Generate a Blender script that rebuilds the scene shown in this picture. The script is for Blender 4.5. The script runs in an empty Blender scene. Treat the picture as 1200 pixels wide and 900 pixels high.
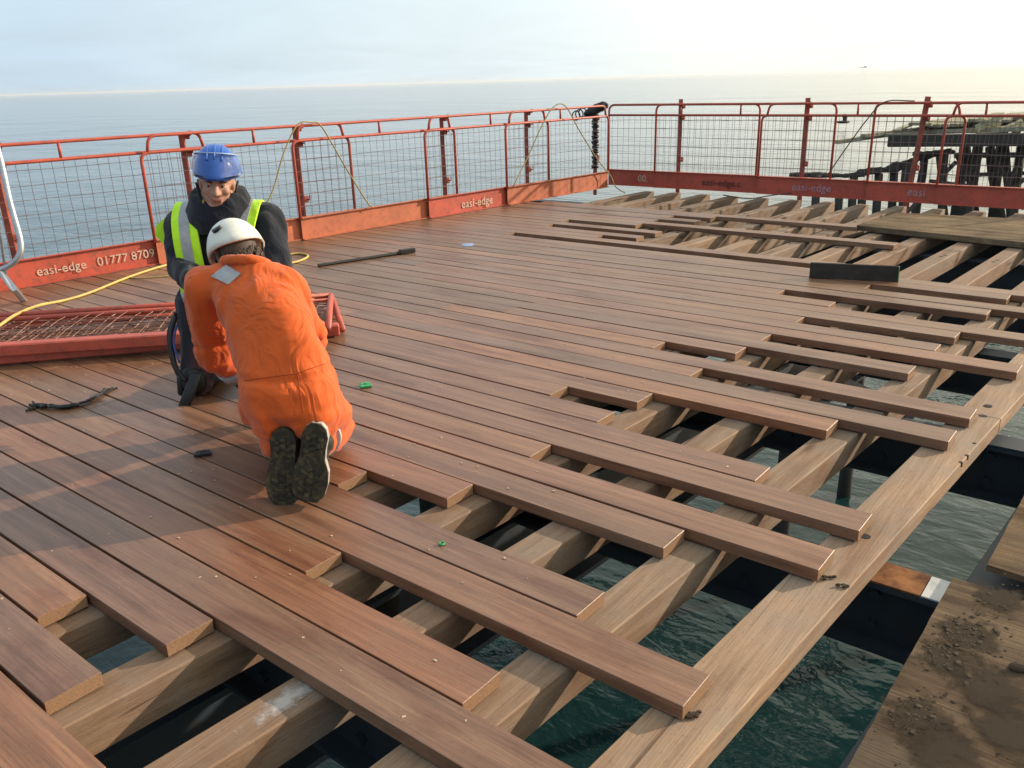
import bpy, math, random
from mathutils import Vector, Matrix, noise
random.seed(7)
scene = bpy.context.scene
C = scene.collection
R = math.radians
S = 0.875                      # survey units -> metres (deck boards come out 145 mm wide)

# ------------------------------------------------------------------ camera
F_PX, PITCH, ROLL, YAW = 991.138, 0.344376, -0.028939, 0.677497
CAM_H = 1.6
def _basis():
    cy, sy, cp, sp = math.cos(YAW), math.sin(YAW), math.cos(PITCH), math.sin(PITCH)
    fw = Vector((-sy*cp, cy*cp, -sp)); r = Vector((cy, sy, 0)); u = r.cross(fw)
    c, s = math.cos(ROLL), math.sin(ROLL)
    return c*r+s*u, -s*r+c*u, fw
RT, UP, FW = _basis()
cam = bpy.data.cameras.new('camera'); camo = bpy.data.objects.new('camera', cam); C.objects.link(camo)
cam.sensor_width = 36; cam.lens = F_PX/1200*36; cam.clip_start = .05; cam.clip_end = 60000
m = Matrix((RT, UP, -FW)).transposed().to_4x4(); m.translation = Vector((0, 0, CAM_H))*S
camo.matrix_world = m
scene.camera = camo

# ------------------------------------------------------------------ light, sky, exposure
SUN_AZ, SUN_EL = 58.0, 21.0    # azimuth counted from +X towards +Y
w = bpy.data.worlds.new('World'); scene.world = w; w.use_nodes = True
nt = w.node_tree; nt.nodes.clear()
def N(t, **k):
    n = nt.nodes.new(t)
    for a, b in k.items(): setattr(n, a, b)
    return n
L = lambda a, b: nt.links.new(a, b)
out = N('ShaderNodeOutputWorld'); bg = N('ShaderNodeBackground'); bg.inputs[1].default_value = .092
sky = N('ShaderNodeTexSky', sky_type='NISHITA', sun_disc=False, sun_elevation=R(SUN_EL), sun_rotation=R(90-SUN_AZ),
        altitude=5, air_density=1.0, dust_density=2.2, ozone_density=1.0)
tc = N('ShaderNodeTexCoord'); sep = N('ShaderNodeSeparateXYZ'); L(tc.outputs['Generated'], sep.inputs[0])
add = N('ShaderNodeMath', operation='ADD'); add.inputs[1].default_value = .13; L(sep.outputs[2], add.inputs[0])
dx = N('ShaderNodeMath', operation='DIVIDE'); dy = N('ShaderNodeMath', operation='DIVIDE')
L(sep.outputs[0], dx.inputs[0]); L(add.outputs[0], dx.inputs[1]); L(sep.outputs[1], dy.inputs[0]); L(add.outputs[0], dy.inputs[1])
cb = N('ShaderNodeCombineXYZ'); L(dx.outputs[0], cb.inputs[0]); L(dy.outputs[0], cb.inputs[1])
n1 = N('ShaderNodeTexNoise'); n1.inputs['Scale'].default_value = .75; n1.inputs['Detail'].default_value = 7; n1.inputs['Roughness'].default_value = .6
n1.inputs['Distortion'].default_value = .6; L(cb.outputs[0], n1.inputs['Vector'])
rp = N('ShaderNodeValToRGB'); rp.color_ramp.elements[0].position = .36; rp.color_ramp.elements[1].position = .68
rp.color_ramp.elements[0].color = (.80, .80, .80, 1); rp.color_ramp.elements[1].color = (.92, .92, .92, 1)
L(n1.outputs[0], rp.inputs[0])
# veil colour: warmer and brighter on the sun's side of the sky
sd = N('ShaderNodeVectorMath', operation='DOT_PRODUCT'); L(tc.outputs['Generated'], sd.inputs[0])
sd.inputs[1].default_value = (math.cos(R(SUN_AZ))*math.cos(R(SUN_EL)), math.sin(R(SUN_AZ))*math.cos(R(SUN_EL)), math.sin(R(SUN_EL)))
mr = N('ShaderNodeMapRange'); mr.inputs[1].default_value = -.1; mr.inputs[2].default_value = .85; L(sd.outputs['Value'], mr.inputs[0])
vr = N('ShaderNodeValToRGB'); L(mr.outputs[0], vr.inputs[0])
vr.color_ramp.elements[0].color = (.40, .505, .59, 1); vr.color_ramp.elements[1].color = (1, .92, .70, 1)
e = vr.color_ramp.elements.new(.5); e.color = (.58, .65, .67, 1)
vm = N('ShaderNodeVectorMath', operation='SCALE'); vm.inputs['Scale'].default_value = 15.; L(vr.outputs[0], vm.inputs[0])
mx = N('ShaderNodeMix', data_type='RGBA'); L(rp.outputs[0], mx.inputs[0]); L(sky.outputs[0], mx.inputs[6]); L(vm.outputs[0], mx.inputs[7])
L(mx.outputs[2], bg.inputs[0]); L(bg.outputs[0], out.inputs[0])
sun = bpy.data.lights.new('sun', 'SUN'); sun.energy = 5.0; sun.angle = R(.9); sun.color = (1, .84, .66)
suno = bpy.data.objects.new('sun', sun); C.objects.link(suno)
sdir = Vector((math.cos(R(SUN_AZ))*math.cos(R(SUN_EL)), math.sin(R(SUN_AZ))*math.cos(R(SUN_EL)), math.sin(R(SUN_EL))))
suno.rotation_euler = sdir.to_track_quat('Z', 'Y').to_euler()
vs = scene.view_settings; vs.view_transform = 'Standard'; vs.look = 'None'; vs.gamma = 1; vs.exposure = .27
scene.cycles.max_bounces = 6

# ------------------------------------------------------------------ placing helpers (survey units)
CAM = Vector((0, 0, CAM_H))
def ray(px, py): return (px-600)*RT+(450-py)*UP+F_PX*FW
def ground(px, py, z=0.): d = ray(px, py); return CAM+d*((z-CAM_H)/d.z)
def at(px, py, depth): return CAM+ray(px, py)*(depth/F_PX)
RX = Vector((RT.x, RT.y, 0)).normalized()              # sideways in the picture, level
FX = Vector((-RX.y, RX.x, 0))                           # away from the camera, level
ZZ = Vector((0, 0, 1))
def V(*a): return Vector(a)

# ------------------------------------------------------------------ materials
def mat(name):
    m = bpy.data.materials.new(name); m.use_nodes = True; t = m.node_tree
    b = t.nodes['Principled BSDF']; return m, t, b
def nd(t, ty, **k):
    n = t.nodes.new(ty)
    for a, v in k.items():
        if a.startswith('i_'): n.inputs[a[2:]].default_value = v
        else: setattr(n, a, v)
    return n
def ramp(t, stops):
    r = t.nodes.new('ShaderNodeValToRGB'); cr = r.color_ramp
    while len(cr.elements) < len(stops): cr.elements.new(.5)
    for e, (p, c) in zip(cr.elements, stops): e.position = p; e.color = (*c, 1)
    return r
def objvec(t, scale=(1, 1, 1), rnd=True):
    tcn = nd(t, 'ShaderNodeTexCoord'); src = tcn.outputs['Object']
    if rnd:
        oi = nd(t, 'ShaderNodeObjectInfo'); mu = nd(t, 'ShaderNodeMath', operation='MULTIPLY'); mu.inputs[1].default_value = 37.
        t.links.new(oi.outputs['Random'], mu.inputs[0]); ad = nd(t, 'ShaderNodeVectorMath', operation='ADD')
        t.links.new(src, ad.inputs[0]); t.links.new(mu.outputs[0], ad.inputs[1]); src = ad.outputs[0]
    mp = nd(t, 'ShaderNodeMapping'); mp.inputs['Scale'].default_value = scale; t.links.new(src, mp.inputs['Vector'])
    return mp.outputs[0]
def wood(name, dark, mid, light, axis=0, rough=.62, bump=.35, wear=(.5, .5, .5), wear_amt=.25, end=None, spec=.35, fine=(.66, 1.12), wr=(.48, .75), blotch=None, knots=0.):
    m, t, b = mat(name); K = t.links.new
    sc = [24, 24, 24]; sc[axis] = 1.1; fs = [170, 170, 170]; fs[axis] = 5.
    v1 = objvec(t, sc); v2 = objvec(t, fs); v3 = objvec(t, (2.2, 2.2, 2.2))
    a = nd(t, 'ShaderNodeTexNoise', i_Scale=1., i_Detail=6., i_Roughness=.6, i_Distortion=.7); K(v1, a.inputs['Vector'])
    f = nd(t, 'ShaderNodeTexNoise', i_Scale=1., i_Detail=4., i_Roughness=.65); K(v2, f.inputs['Vector'])
    r = ramp(t, [(.25, dark), (.5, mid), (.74, light)]); K(a.outputs[0], r.inputs[0])
    fr = ramp(t, [(.3, (fine[0],)*3), (.62, (fine[1],)*3)]); K(f.outputs[0], fr.inputs[0])
    mu = nd(t, 'ShaderNodeMix', data_type='RGBA', blend_type='MULTIPLY'); mu.inputs[0].default_value = 1
    K(r.outputs[0], mu.inputs[6]); K(fr.outputs[0], mu.inputs[7])
    oi = nd(t, 'ShaderNodeObjectInfo'); m2 = nd(t, 'ShaderNodeMix', data_type='RGBA', blend_type='MULTIPLY'); m2.inputs[0].default_value = 1
    K(mu.outputs[2], m2.inputs[6]); K(oi.outputs['Color'], m2.inputs[7])
    p = nd(t, 'ShaderNodeTexNoise', i_Scale=1., i_Detail=5., i_Roughness=.7); K(v3, p.inputs['Vector'])
    pr = ramp(t, [(wr[0], (0, 0, 0)), (wr[1], (wear_amt,)*3)]); K(p.outputs[0], pr.inputs[0])
    m3 = nd(t, 'ShaderNodeMix', data_type='RGBA'); K(pr.outputs[0], m3.inputs[0]); K(m2.outputs[2], m3.inputs[6]); m3.inputs[7].default_value = (*wear, 1)
    col = m3.outputs[2]
    if blotch:
        sb = [7, 7, 7]; sb[axis] = 1.6; v4 = objvec(t, sb); q = nd(t, 'ShaderNodeTexNoise', i_Scale=1., i_Detail=5., i_Roughness=.6, i_Distortion=.4); K(v4, q.inputs['Vector'])
        qr = ramp(t, [(.52, (0, 0, 0)), (.66, (.75,)*3)]); K(q.outputs[0], qr.inputs[0])
        mb_ = nd(t, 'ShaderNodeMix', data_type='RGBA', blend_type='MULTIPLY'); K(qr.outputs[0], mb_.inputs[0]); K(col, mb_.inputs[6]); mb_.inputs[7].default_value = (*blotch, 1); col = mb_.outputs[2]
        s2 = [260, 260, 260]; s2[axis] = 180; v5 = objvec(t, s2); q2 = nd(t, 'ShaderNodeTexNoise', i_Scale=.35, i_Detail=2.); K(v5, q2.inputs['Vector'])
        q3 = ramp(t, [(.28, (.84, .84, .84)), (.4, (1, 1, 1)), (.66, (1, 1, 1)), (.76, (1.15, 1.14, 1.1))]); K(q2.outputs[0], q3.inputs[0])
        mc_ = nd(t, 'ShaderNodeMix', data_type='RGBA', blend_type='MULTIPLY'); mc_.inputs[0].default_value = 1; K(col, mc_.inputs[6]); K(q3.outputs[0], mc_.inputs[7]); col = mc_.outputs[2]
    if knots:
        sk = [9, 9, 9]; sk[axis] = 2.3; v6 = objvec(t, sk); vo = nd(t, 'ShaderNodeTexVoronoi', i_Scale=.55); K(v6, vo.inputs['Vector'])
        kr = ramp(t, [(0, (.28, .2, .15)), (.05, (.35, .26, .2)), (.10, (.8, .74, .68)), (.16, (1, 1, 1))]); K(vo.outputs['Distance'], kr.inputs[0])
        md = nd(t, 'ShaderNodeMix', data_type='RGBA', blend_type='MULTIPLY'); md.inputs[0].default_value = knots; K(col, md.inputs[6]); K(kr.outputs[0], md.inputs[7]); col = md.outputs[2]
        sc_ = [60, 60, 60]; sc_[axis] = 1.3; v7 = objvec(t, sc_); cn = nd(t, 'ShaderNodeTexNoise', i_Scale=.5, i_Detail=2., i_Distortion=.3); K(v7, cn.inputs['Vector'])
        ck = ramp(t, [(.27, (.25, .2, .17)), (.32, (1, 1, 1))]); K(cn.outputs[0], ck.inputs[0])
        me_ = nd(t, 'ShaderNodeMix', data_type='RGBA', blend_type='MULTIPLY'); me_.inputs[0].default_value = knots; K(col, me_.inputs[6]); K(ck.outputs[0], me_.inputs[7]); col = me_.outputs[2]
    if end:
        g = nd(t, 'ShaderNodeTexCoord'); sx = nd(t, 'ShaderNodeSeparateXYZ'); K(g.outputs['Normal'], sx.inputs[0])
        ab = nd(t, 'ShaderNodeMath', operation='ABSOLUTE'); K(sx.outputs[axis], ab.inputs[0])
        gt = nd(t, 'ShaderNodeMath', operation='GREATER_THAN'); gt.inputs[1].default_value = .8; K(ab.outputs[0], gt.inputs[0])
        en = nd(t, 'ShaderNodeMix', data_type='RGBA', blend_type='MULTIPLY'); en.inputs[0].default_value = 1; en.inputs[6].default_value = (*end, 1); K(fr.outputs[0], en.inputs[7])
        m4 = nd(t, 'ShaderNodeMix', data_type='RGBA'); K(gt.outputs[0], m4.inputs[0]); K(col, m4.inputs[6]); K(en.outputs[2], m4.inputs[7]); col = m4.outputs[2]
    K(col, b.inputs['Base Color'])
    rr = nd(t, 'ShaderNodeMapRange'); rr.inputs[3].default_value = rough-.12; rr.inputs[4].default_value = rough+.15; K(p.outputs[0], rr.inputs[0]); K(rr.outputs[0], b.inputs['Roughness'])
    b.inputs['Specular IOR Level'].default_value = spec
    bp = nd(t, 'ShaderNodeBump', i_Strength=bump, i_Distance=.004); K(f.outputs[0], bp.inputs['Height']); K(bp.outputs[0], b.inputs['Normal'])
    return m
def paint(name, col, col2=None, rough=.5, metallic=0., scale=18., thr=(.52, .7), bump=.15, spec=.5, fine=None):
    m, t, b = mat(name); K = t.links.new
    v = objvec(t); a = nd(t, 'ShaderNodeTexNoise', i_Scale=scale, i_Detail=7., i_Roughness=.65); K(v, a.inputs['Vector'])
    c2 = col2 or tuple(x*.7 for x in col)
    r = ramp(t, [(thr[0], col), (thr[1], c2)]); K(a.outputs[0], r.inputs[0])
    c = r.outputs[0]
    g = nd(t, 'ShaderNodeTexNoise', i_Scale=scale*.18, i_Detail=3.); K(v, g.inputs['Vector'])
    gr = ramp(t, [(.3, (.82, .82, .82)), (.7, (1.1, 1.1, 1.1))]); K(g.outputs[0], gr.inputs[0])
    mu = nd(t, 'ShaderNodeMix', data_type='RGBA', blend_type='MULTIPLY'); mu.inputs[0].default_value = 1; K(c, mu.inputs[6]); K(gr.outputs[0], mu.inputs[7])
    K(mu.outputs[2], b.inputs['Base Color']); b.inputs['Roughness'].default_value = rough; b.inputs['Metallic'].default_value = metallic
    b.inputs['Specular IOR Level'].default_value = spec
    bp = nd(t, 'ShaderNodeBump', i_Strength=bump, i_Distance=.003); K(a.outputs[0], bp.inputs['Height']); K(bp.outputs[0], b.inputs['Normal'])
    return m
def cloth(name, col, rough=.85, fold=.5, scale=9., dirt=(.5, .5, .5), dirt_amt=0., dz=None):
    m, t, b = mat(name); K = t.links.new
    v = objvec(t, (1, 1, .55), False); a = nd(t, 'ShaderNodeTexNoise', i_Scale=scale, i_Detail=3., i_Roughness=.5, i_Distortion=1.); K(v, a.inputs['Vector'])
    w_ = nd(t, 'ShaderNodeTexNoise', i_Scale=380., i_Detail=2.); K(v, w_.inputs['Vector'])
    d = nd(t, 'ShaderNodeTexNoise', i_Scale=5., i_Detail=5.); K(v, d.inputs['Vector'])
    r = ramp(t, [(.35, tuple(x*.86 for x in col)), (.65, tuple(min(1, x*1.1) for x in col))]); K(d.outputs[0], r.inputs[0])
    c = r.outputs[0]
    if dirt_amt:
        dr = ramp(t, [(.5, (0, 0, 0)), (.72, (dirt_amt,)*3)]); K(d.outputs[0], dr.inputs[0])
        mm = nd(t, 'ShaderNodeMix', data_type='RGBA'); K(dr.outputs[0], mm.inputs[0]); K(c, mm.inputs[6]); mm.inputs[7].default_value = (*dirt, 1); c = mm.outputs[2]
    K(c, b.inputs['Base Color']); b.inputs['Roughness'].default_value = rough; b.inputs['Specular IOR Level'].default_value = .25
    b.inputs['Sheen Weight'].default_value = .15
    b1 = nd(t, 'ShaderNodeBump', i_Strength=fold, i_Distance=.03); K(a.outputs[0], b1.inputs['Height'])
    b2 = nd(t, 'ShaderNodeBump', i_Strength=.2, i_Distance=.001); K(w_.outputs[0], b2.inputs['Height']); K(b1.outputs[0], b2.inputs['Normal']); K(b2.outputs[0], b.inputs['Normal'])
    return m
def plain(name, col, rough=.5, metallic=0., spec=.5):
    return paint(name, col, tuple(x*.8 for x in col), rough, metallic, 40., (.4, .7), .06, spec)

M = {}
M['board'] = wood('hardwood_board', (.110, .056, .032), (.176, .091, .054), (.255, .144, .087), 0, .37, .3, (.19, .118, .074), .6, (.24, .14, .08), .55, (.76, 1.1), (.48, .75), (.62, .46, .38), .0)
M['joist'] = wood('sawn_joist', (.20, .128, .084), (.27, .18, .122), (.34, .24, .168), 1, .72, .5, (.22, .19, .16), .75, (.34, .22, .13), .25, (.8, 1.08), (.44, .72), (.72, .62, .55), .8)
M['ply'] = wood('dirty_plywood', (.085, .061, .041), (.165, .118, .077), (.255, .187, .122), 0, .9, .9, (.085, .064, .046), .9, None, .1, (.7, 1.1), (.42, .66), (.45, .38, .32), .25)
M['dark_timber'] = wood('weathered_dark_timber', (.018, .016, .014), (.035, .031, .027), (.06, .052, .045), 2, .8, .5, (.08, .075, .06), .4)
M['grey_timber'] = wood('weathered_grey_timber', (.13, .12, .085), (.25, .23, .165), (.40, .36, .25), 0, .9, .8, (.55, .50, .34), .9)
M['steel_dark'] = paint('dark_painted_steel', (.028, .038, .050), (.035, .030, .027), .6, .0, 9., (.5, .72), .3, .4)
M['steel_rust'] = paint('rusty_steel', (.30, .13, .05), (.09, .035, .018), .9, 0., 14., (.4, .66), .6, .2)
M['steel_pale'] = paint('pale_worn_paint', (.50, .50, .49), (.22, .21, .21), .6, 0., 8., (.5, .7), .2)
M['red'] = paint('red_fence_paint', (.44, .072, .04), (.22, .062, .04), .5, 0., 22., (.5, .7), .15)
M['orange'] = paint('faded_orange_paint', (.46, .125, .052), (.28, .085, .045), .6, 0., 16., (.48, .72), .2)
M['redpost'] = paint('rusty_red_post', (.33, .065, .04), (.16, .045, .03), .65, 0., 20., (.45, .65), .3)
M['wire'] = paint('steel_wire', (.15, .12, .12), (.30, .10, .07), .5, .3, 30., (.5, .7), .0)
M['redwire'] = paint('red_wire', (.16, .07, .05), (.42, .27, .21), .6, 0., 30., (.5, .7), .0)
M['galv'] = paint('galvanised_steel', (.46, .48, .50), (.36, .38, .40), .38, .75, 30., (.45, .7), .1)
M['hose'] = plain('yellow_cable', (.58, .40, .11), .5)
M['rope'] = plain('faded_rope', (.34, .27, .10), .8)
M['rope_dark'] = plain('dark_rope', (.09, .07, .05), .8)
M['black'] = plain('black_rubber', (.012, .012, .013), .5, 0, .4)
M['green'] = plain('green_plastic', (.02, .33, .09), .4)
M['blue'] = plain('pale_blue_plastic', (.25, .33, .55), .5)
M['blackboard'] = paint('black_board_face', (.026, .022, .020), (.045, .037, .033), .85, 0., 12., (.4, .7), .2, .1)
M['greenend'] = plain('green_end_paint', (.10, .28, .06), .7)
M['coverall'] = cloth('orange_coverall', (.60, .096, .013), .8, .9, 10., (.30, .06, .02), .3)
M['seam'] = plain('coverall_seam', (.36, .05, .009), .9)
M['stain'] = paint('pale_stain', (.34, .29, .25), (.25, .18, .12), .8, 0., 60., (.4, .6), .1, .2)
M['refl'] = plain('grey_reflective_tape', (.34, .34, .35), .45)
M['jacket'] = cloth('black_fleece', (.011, .0135, .021), .95, .8, 9.)
M['hivis'] = cloth('yellow_hi_vis', (.50, .86, .02), .6, .35, 10.)
M['trousers'] = cloth('dark_trousers', (.022, .022, .032), .9, .6, 14., (.20, .05, .04), .45)
M['skin'] = paint('skin', (.46, .265, .19), (.38, .19, .135), .62, 0., 30., (.42, .75), .15, .3)
M['lip'] = plain('lip', (.33, .12, .09), .45)
M['eye'] = plain('eye_white', (.55, .50, .47), .25)
M['iris'] = plain('iris', (.03, .03, .03), .2)
M['hair'] = plain('dark_hair', (.06, .040, .026), .7)
M['stubble'] = plain('stubble', (.10, .06, .045), .8)
M['bluehat'] = paint('blue_helmet_shell', (.006, .085, .40), (.012, .10, .42), .28, 0., 20., (.5, .8), .02)
M['whitehat'] = paint('white_helmet_shell', (.72, .70, .62), (.55, .53, .46), .35, 0., 16., (.55, .8), .04)
M['sole'] = paint('boot_sole', (.034, .030, .022), (.13, .10, .05), .8, 0., 40., (.48, .72), .5, .2)
M['boot'] = plain('black_boot', (.022, .020, .018), .6)
M['midsole'] = plain('grey_midsole', (.35, .34, .31), .6)
M['hole'] = plain('bolt_hole', (.012, .01, .008), .9)
M['mud'] = paint('dark_mud', (.055, .041, .029), (.10, .075, .05), .95, 0., 40., (.4, .7), .5, .1)
M['dust'] = plain('sawdust', (.48, .36, .24), .9)
M['white_txt'] = paint('worn_white_lettering', (.56, .42, .33), (.36, .10, .06), .7, 0., 60., (.5, .66), .0)
M['dark_txt'] = paint('dark_lettering', (.045, .02, .022), (.2, .05, .035), .7, 0., 60., (.5, .7), .0)
M['mauve_txt'] = paint('faded_mauve_lettering', (.44, .30, .36), (.36, .10, .08), .7, 0., 60., (.46, .6), .0)
M['hull'] = plain('hazed_ship_paint', (.34, .37, .38), .7)  # ship grey lightened: distance haze is painted into the colour
# clear visor
vm_, vt, vb = mat('clear_visor'); vb.inputs['Transmission Weight'].default_value = 1.; vb.inputs['Roughness'].default_value = .03
vb.inputs['Base Color'].default_value = (.97, .97, .98, 1); vb.inputs['IOR'].default_value = 1.2; M['visor'] = vm_
# sea
def sea_mat():
    m, t, b = mat('sea_water'); K = t.links.new
    b.inputs['Base Color'].default_value = (.008, .028, .029, 1); b.inputs['Roughness'].default_value = .07; b.inputs['IOR'].default_value = 1.33
    t1 = nd(t, 'ShaderNodeTexCoord'); mp = nd(t, 'ShaderNodeMapping'); mp.inputs['Rotation'].default_value = (0, 0, R(25)); mp.inputs['Scale'].default_value = (.55, 1, 1); K(t1.outputs['Object'], mp.inputs['Vector'])
    prev = None
    for s, st, dist, det in ((.05, .55, 1.5, 3.), (.45, .5, .30, 4.), (3.2, .55, .06, 3.), (11., .35, .014, 2.)):
        n = nd(t, 'ShaderNodeTexNoise', i_Scale=s, i_Detail=det, i_Roughness=.55, i_Distortion=.4); K(mp.outputs[0], n.inputs['Vector'])
        bp = nd(t, 'ShaderNodeBump', i_Strength=st, i_Distance=dist); K(n.outputs[0], bp.inputs['Height'])
        if prev: K(prev.outputs[0], bp.inputs['Normal'])
        prev = bp
    K(prev.outputs[0], b.inputs['Normal'])
    return m
M['sea'] = sea_mat()

# ------------------------------------------------------------------ mesh helpers
class MB:
    def __init__(self): self.v = []; self.f = []; self.mi = []; self.cur = 0
    def _a(self, vs, fs):
        o = len(self.v); self.v += [Vector(x) for x in vs]
        for f in fs: self.f.append([i+o for i in f]); self.mi.append(self.cur)
        return self
    def box(self, c, hx, hy, hz, ax=(1, 0, 0), ay=(0, 1, 0), az=(0, 0, 1), ch=0.):
        c, ax, ay, az = Vector(c), Vector(ax), Vector(ay), Vector(az)
        if ch <= 0:
            vs = [c+sx*hx*ax+sy*hy*ay+sz*hz*az for sx in (-1, 1) for sy in (-1, 1) for sz in (-1, 1)]
            return self._a(vs, [(0, 1, 3, 2), (4, 6, 7, 5), (0, 4, 5, 1), (2, 3, 7, 6), (0, 2, 6, 4), (1, 5, 7, 3)])
        pr = [(-hy, -hz+ch), (-hy, hz-ch), (-hy+ch, hz), (hy-ch, hz), (hy, hz-ch), (hy, -hz+ch), (hy-ch, -hz), (-hy+ch, -hz)]
        pi = [(y*(1-ch/max(hy, 1e-6)), z*(1-ch/max(hz, 1e-6))) for y, z in pr]
        rings = [(-hx, pi), (-hx+ch, pr), (hx-ch, pr), (hx, pi)]
        vs = [c+x*ax+y*ay+z*az for x, q in rings for y, z in q]; n = 8; fs = []
        for k in range(3):
            for i in range(n): j = (i+1) % n; fs.append((k*n+i, k*n+j, k*n+n+j, k*n+n+i))
        fs.append(tuple(range(n))[::-1]); fs.append(tuple(range(3*n, 4*n)))
        return self._a(vs, fs)
    def tube(self, pts, r, n=8, cap=True):
        pts = [Vector(p) for p in pts]; rs = r if isinstance(r, (list, tuple)) else [r]*len(pts)
        vs = []; fs = []; t0 = (pts[1]-pts[0]).normalized()
        a = t0.cross(ZZ);  a = a.normalized() if a.length > .05 else t0.cross(V(1, 0, 0)).normalized()
        for i, p in enumerate(pts):
            t = (pts[min(i+1, len(pts)-1)]-pts[max(i-1, 0)]).normalized()
            a = (a-t*a.dot(t)).normalized(); b = t.cross(a)
            for k in range(n): q = 2*math.pi*k/n; vs.append(p+rs[i]*(math.cos(q)*a+math.sin(q)*b))
        for i in range(len(pts)-1):
            for k in range(n): j = (k+1) % n; fs.append((i*n+k, i*n+j, i*n+n+j, i*n+n+k))
        if cap: fs.append(tuple(range(n))[::-1]); fs.append(tuple(range((len(pts)-1)*n, len(pts)*n)))
        return self._a(vs, fs)
    def loft(self, rings, n=16, ex=2.):
        """rings: (centre, rx, ry, axis_x, axis_y); superellipse sections, closed ends"""
        vs = []; fs = []
        for c, rx, ry, ax, ay in rings:
            for k in range(n):
                q = 2*math.pi*k/n; cx, sx = math.cos(q), math.sin(q)
                vs.append(Vector(c)+rx*math.copysign(abs(cx)**(2/ex), cx)*Vector(ax)+ry*math.copysign(abs(sx)**(2/ex), sx)*Vector(ay))
        for i in range(len(rings)-1):
            for k in range(n): j = (k+1) % n; fs.append((i*n+k, i*n+j, i*n+n+j, i*n+n+k))
        fs.append(tuple(range(n))[::-1]); fs.append(tuple(range((len(rings)-1)*n, len(rings)*n)))
        return self._a(vs, fs)
    def ball(self, c, r, ax=(1, 0, 0), ay=(0, 1, 0), az=(0, 0, 1), n=14, m_=9):
        rx, ry, rz = r if isinstance(r, (tuple, list)) else (r,)*3
        rg = []
        for i in range(1, m_): q = math.pi*i/m_; rg.append((Vector(c)-math.cos(q)*rz*Vector(az), rx*math.sin(q), ry*math.sin(q), ax, ay))
        return self.loft(rg, n)
    def cap(self, p, q, r1, r2, n=12):
        p, q = Vector(p), Vector(q); d = q-p; l = d.length; d.normalize()
        a = d.cross(ZZ); a = a.normalized() if a.length > .05 else d.cross(V(1, 0, 0)).normalized(); b = d.cross(a)
        rg = []
        for i in range(1, 5): th = math.pi/2*i/4; rg.append((p-d*r1*math.cos(th), r1*math.sin(th), r1*math.sin(th), a, b))
        for i in range(4, 0, -1): th = math.pi/2*i/4; rg.append((q+d*r2*math.cos(th), r2*math.sin(th), r2*math.sin(th), a, b))
        return self.loft(rg, n)
    def prism(self, poly, dirv):
        n = len(poly); d = Vector(dirv); p = [Vector(x) for x in poly]
        fs = [tuple(range(n))[::-1], tuple(range(n, 2*n))]+[(i, (i+1) % n, n+(i+1) % n, n+i) for i in range(n)]
        return self._a(p+[x+d for x in p], fs)
    def build(self, name, mats, parent=None, origin=None, smooth=False, mod=None):
        me = bpy.data.meshes.new(name)
        o_w = Vector(origin) if origin is not None else (wl(parent)/S if parent else (sum((x for x in self.v), Vector())/max(1, len(self.v))))
        me.from_pydata([(x-o_w)*S for x in self.v], [], self.f); me.update()
        if not isinstance(mats, (list, tuple)): mats = [mats]
        for q in mats: me.materials.append(q)
        if len(mats) > 1: me.polygons.foreach_set('material_index', self.mi)
        if smooth: me.polygons.foreach_set('use_smooth', [True]*len(me.polygons))
        o = bpy.data.objects.new(name, me); C.objects.link(o)
        if parent: o.parent = parent; o.location = o_w*S-wl(parent)
        else: o.location = o_w*S
        import bmesh
        bm = bmesh.new(); bm.from_mesh(me); bmesh.ops.recalc_face_normals(bm, faces=bm.faces); bm.to_mesh(me); bm.free()
        return o
def wl(o):
    p = Vector((0, 0, 0))
    while o: p += o.location; o = o.parent
    return p
def tag(o, label, cat, group=None, kind=None):
    if kind: o['kind'] = kind
    if label: o['label'] = label
    if cat: o['category'] = cat
    if group: o['group'] = group
    return o
def empty(name, loc, label, cat, group=None):
    o = bpy.data.objects.new(name, None); C.objects.link(o); o.location = Vector(loc)*S; o.empty_display_size = .1
    return tag(o, label, cat, group)
def struct(o): o['kind'] = 'structure'; return o
def remesh(mb, name, m_, parent, voxel=.014, it=6, wr=0., ws=7., smooth=True, disp=None):
    """fuse overlapping shapes into one continuous skin, relax it, add cloth folds"""
    o = mb.build(name, m_, parent)
    r = o.modifiers.new('r', 'REMESH'); r.mode = 'VOXEL'; r.voxel_size = voxel*S; r.use_smooth_shade = True
    s = o.modifiers.new('s', 'SMOOTH'); s.iterations = it; s.factor = .5
    bpy.context.view_layer.update(); dg = bpy.context.evaluated_depsgraph_get()
    me = bpy.data.meshes.new_from_object(o.evaluated_get(dg)); o.modifiers.clear()
    old = o.data; o.data = me; me.name = name; bpy.data.meshes.remove(old)
    me.materials.clear()
    for q in (m_ if isinstance(m_, (list, tuple)) else [m_]): me.materials.append(q)
    if wr or disp:
        ns = [v.normal.copy() for v in me.vertices]
        for v, nn in zip(me.vertices, ns):
            p = v.co/S; h = 0
            if wr:
                q = Vector((p.x*ws, p.y*ws, p.z*ws*.6))
                a = noise.noise(q+Vector((3*noise.noise(q*.5), 0, 2*noise.noise(q*.6+Vector((9, 2, 1))))))
                h += wr*(1-2*abs(a)*1.6)*.5 + wr*.5*noise.noise(q*2.3)
            if disp: h += disp(p)
            v.co += nn*h*S
    me.polygons.foreach_set('use_smooth', [True]*len(me.polygons)); me.update()
    return o
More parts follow.
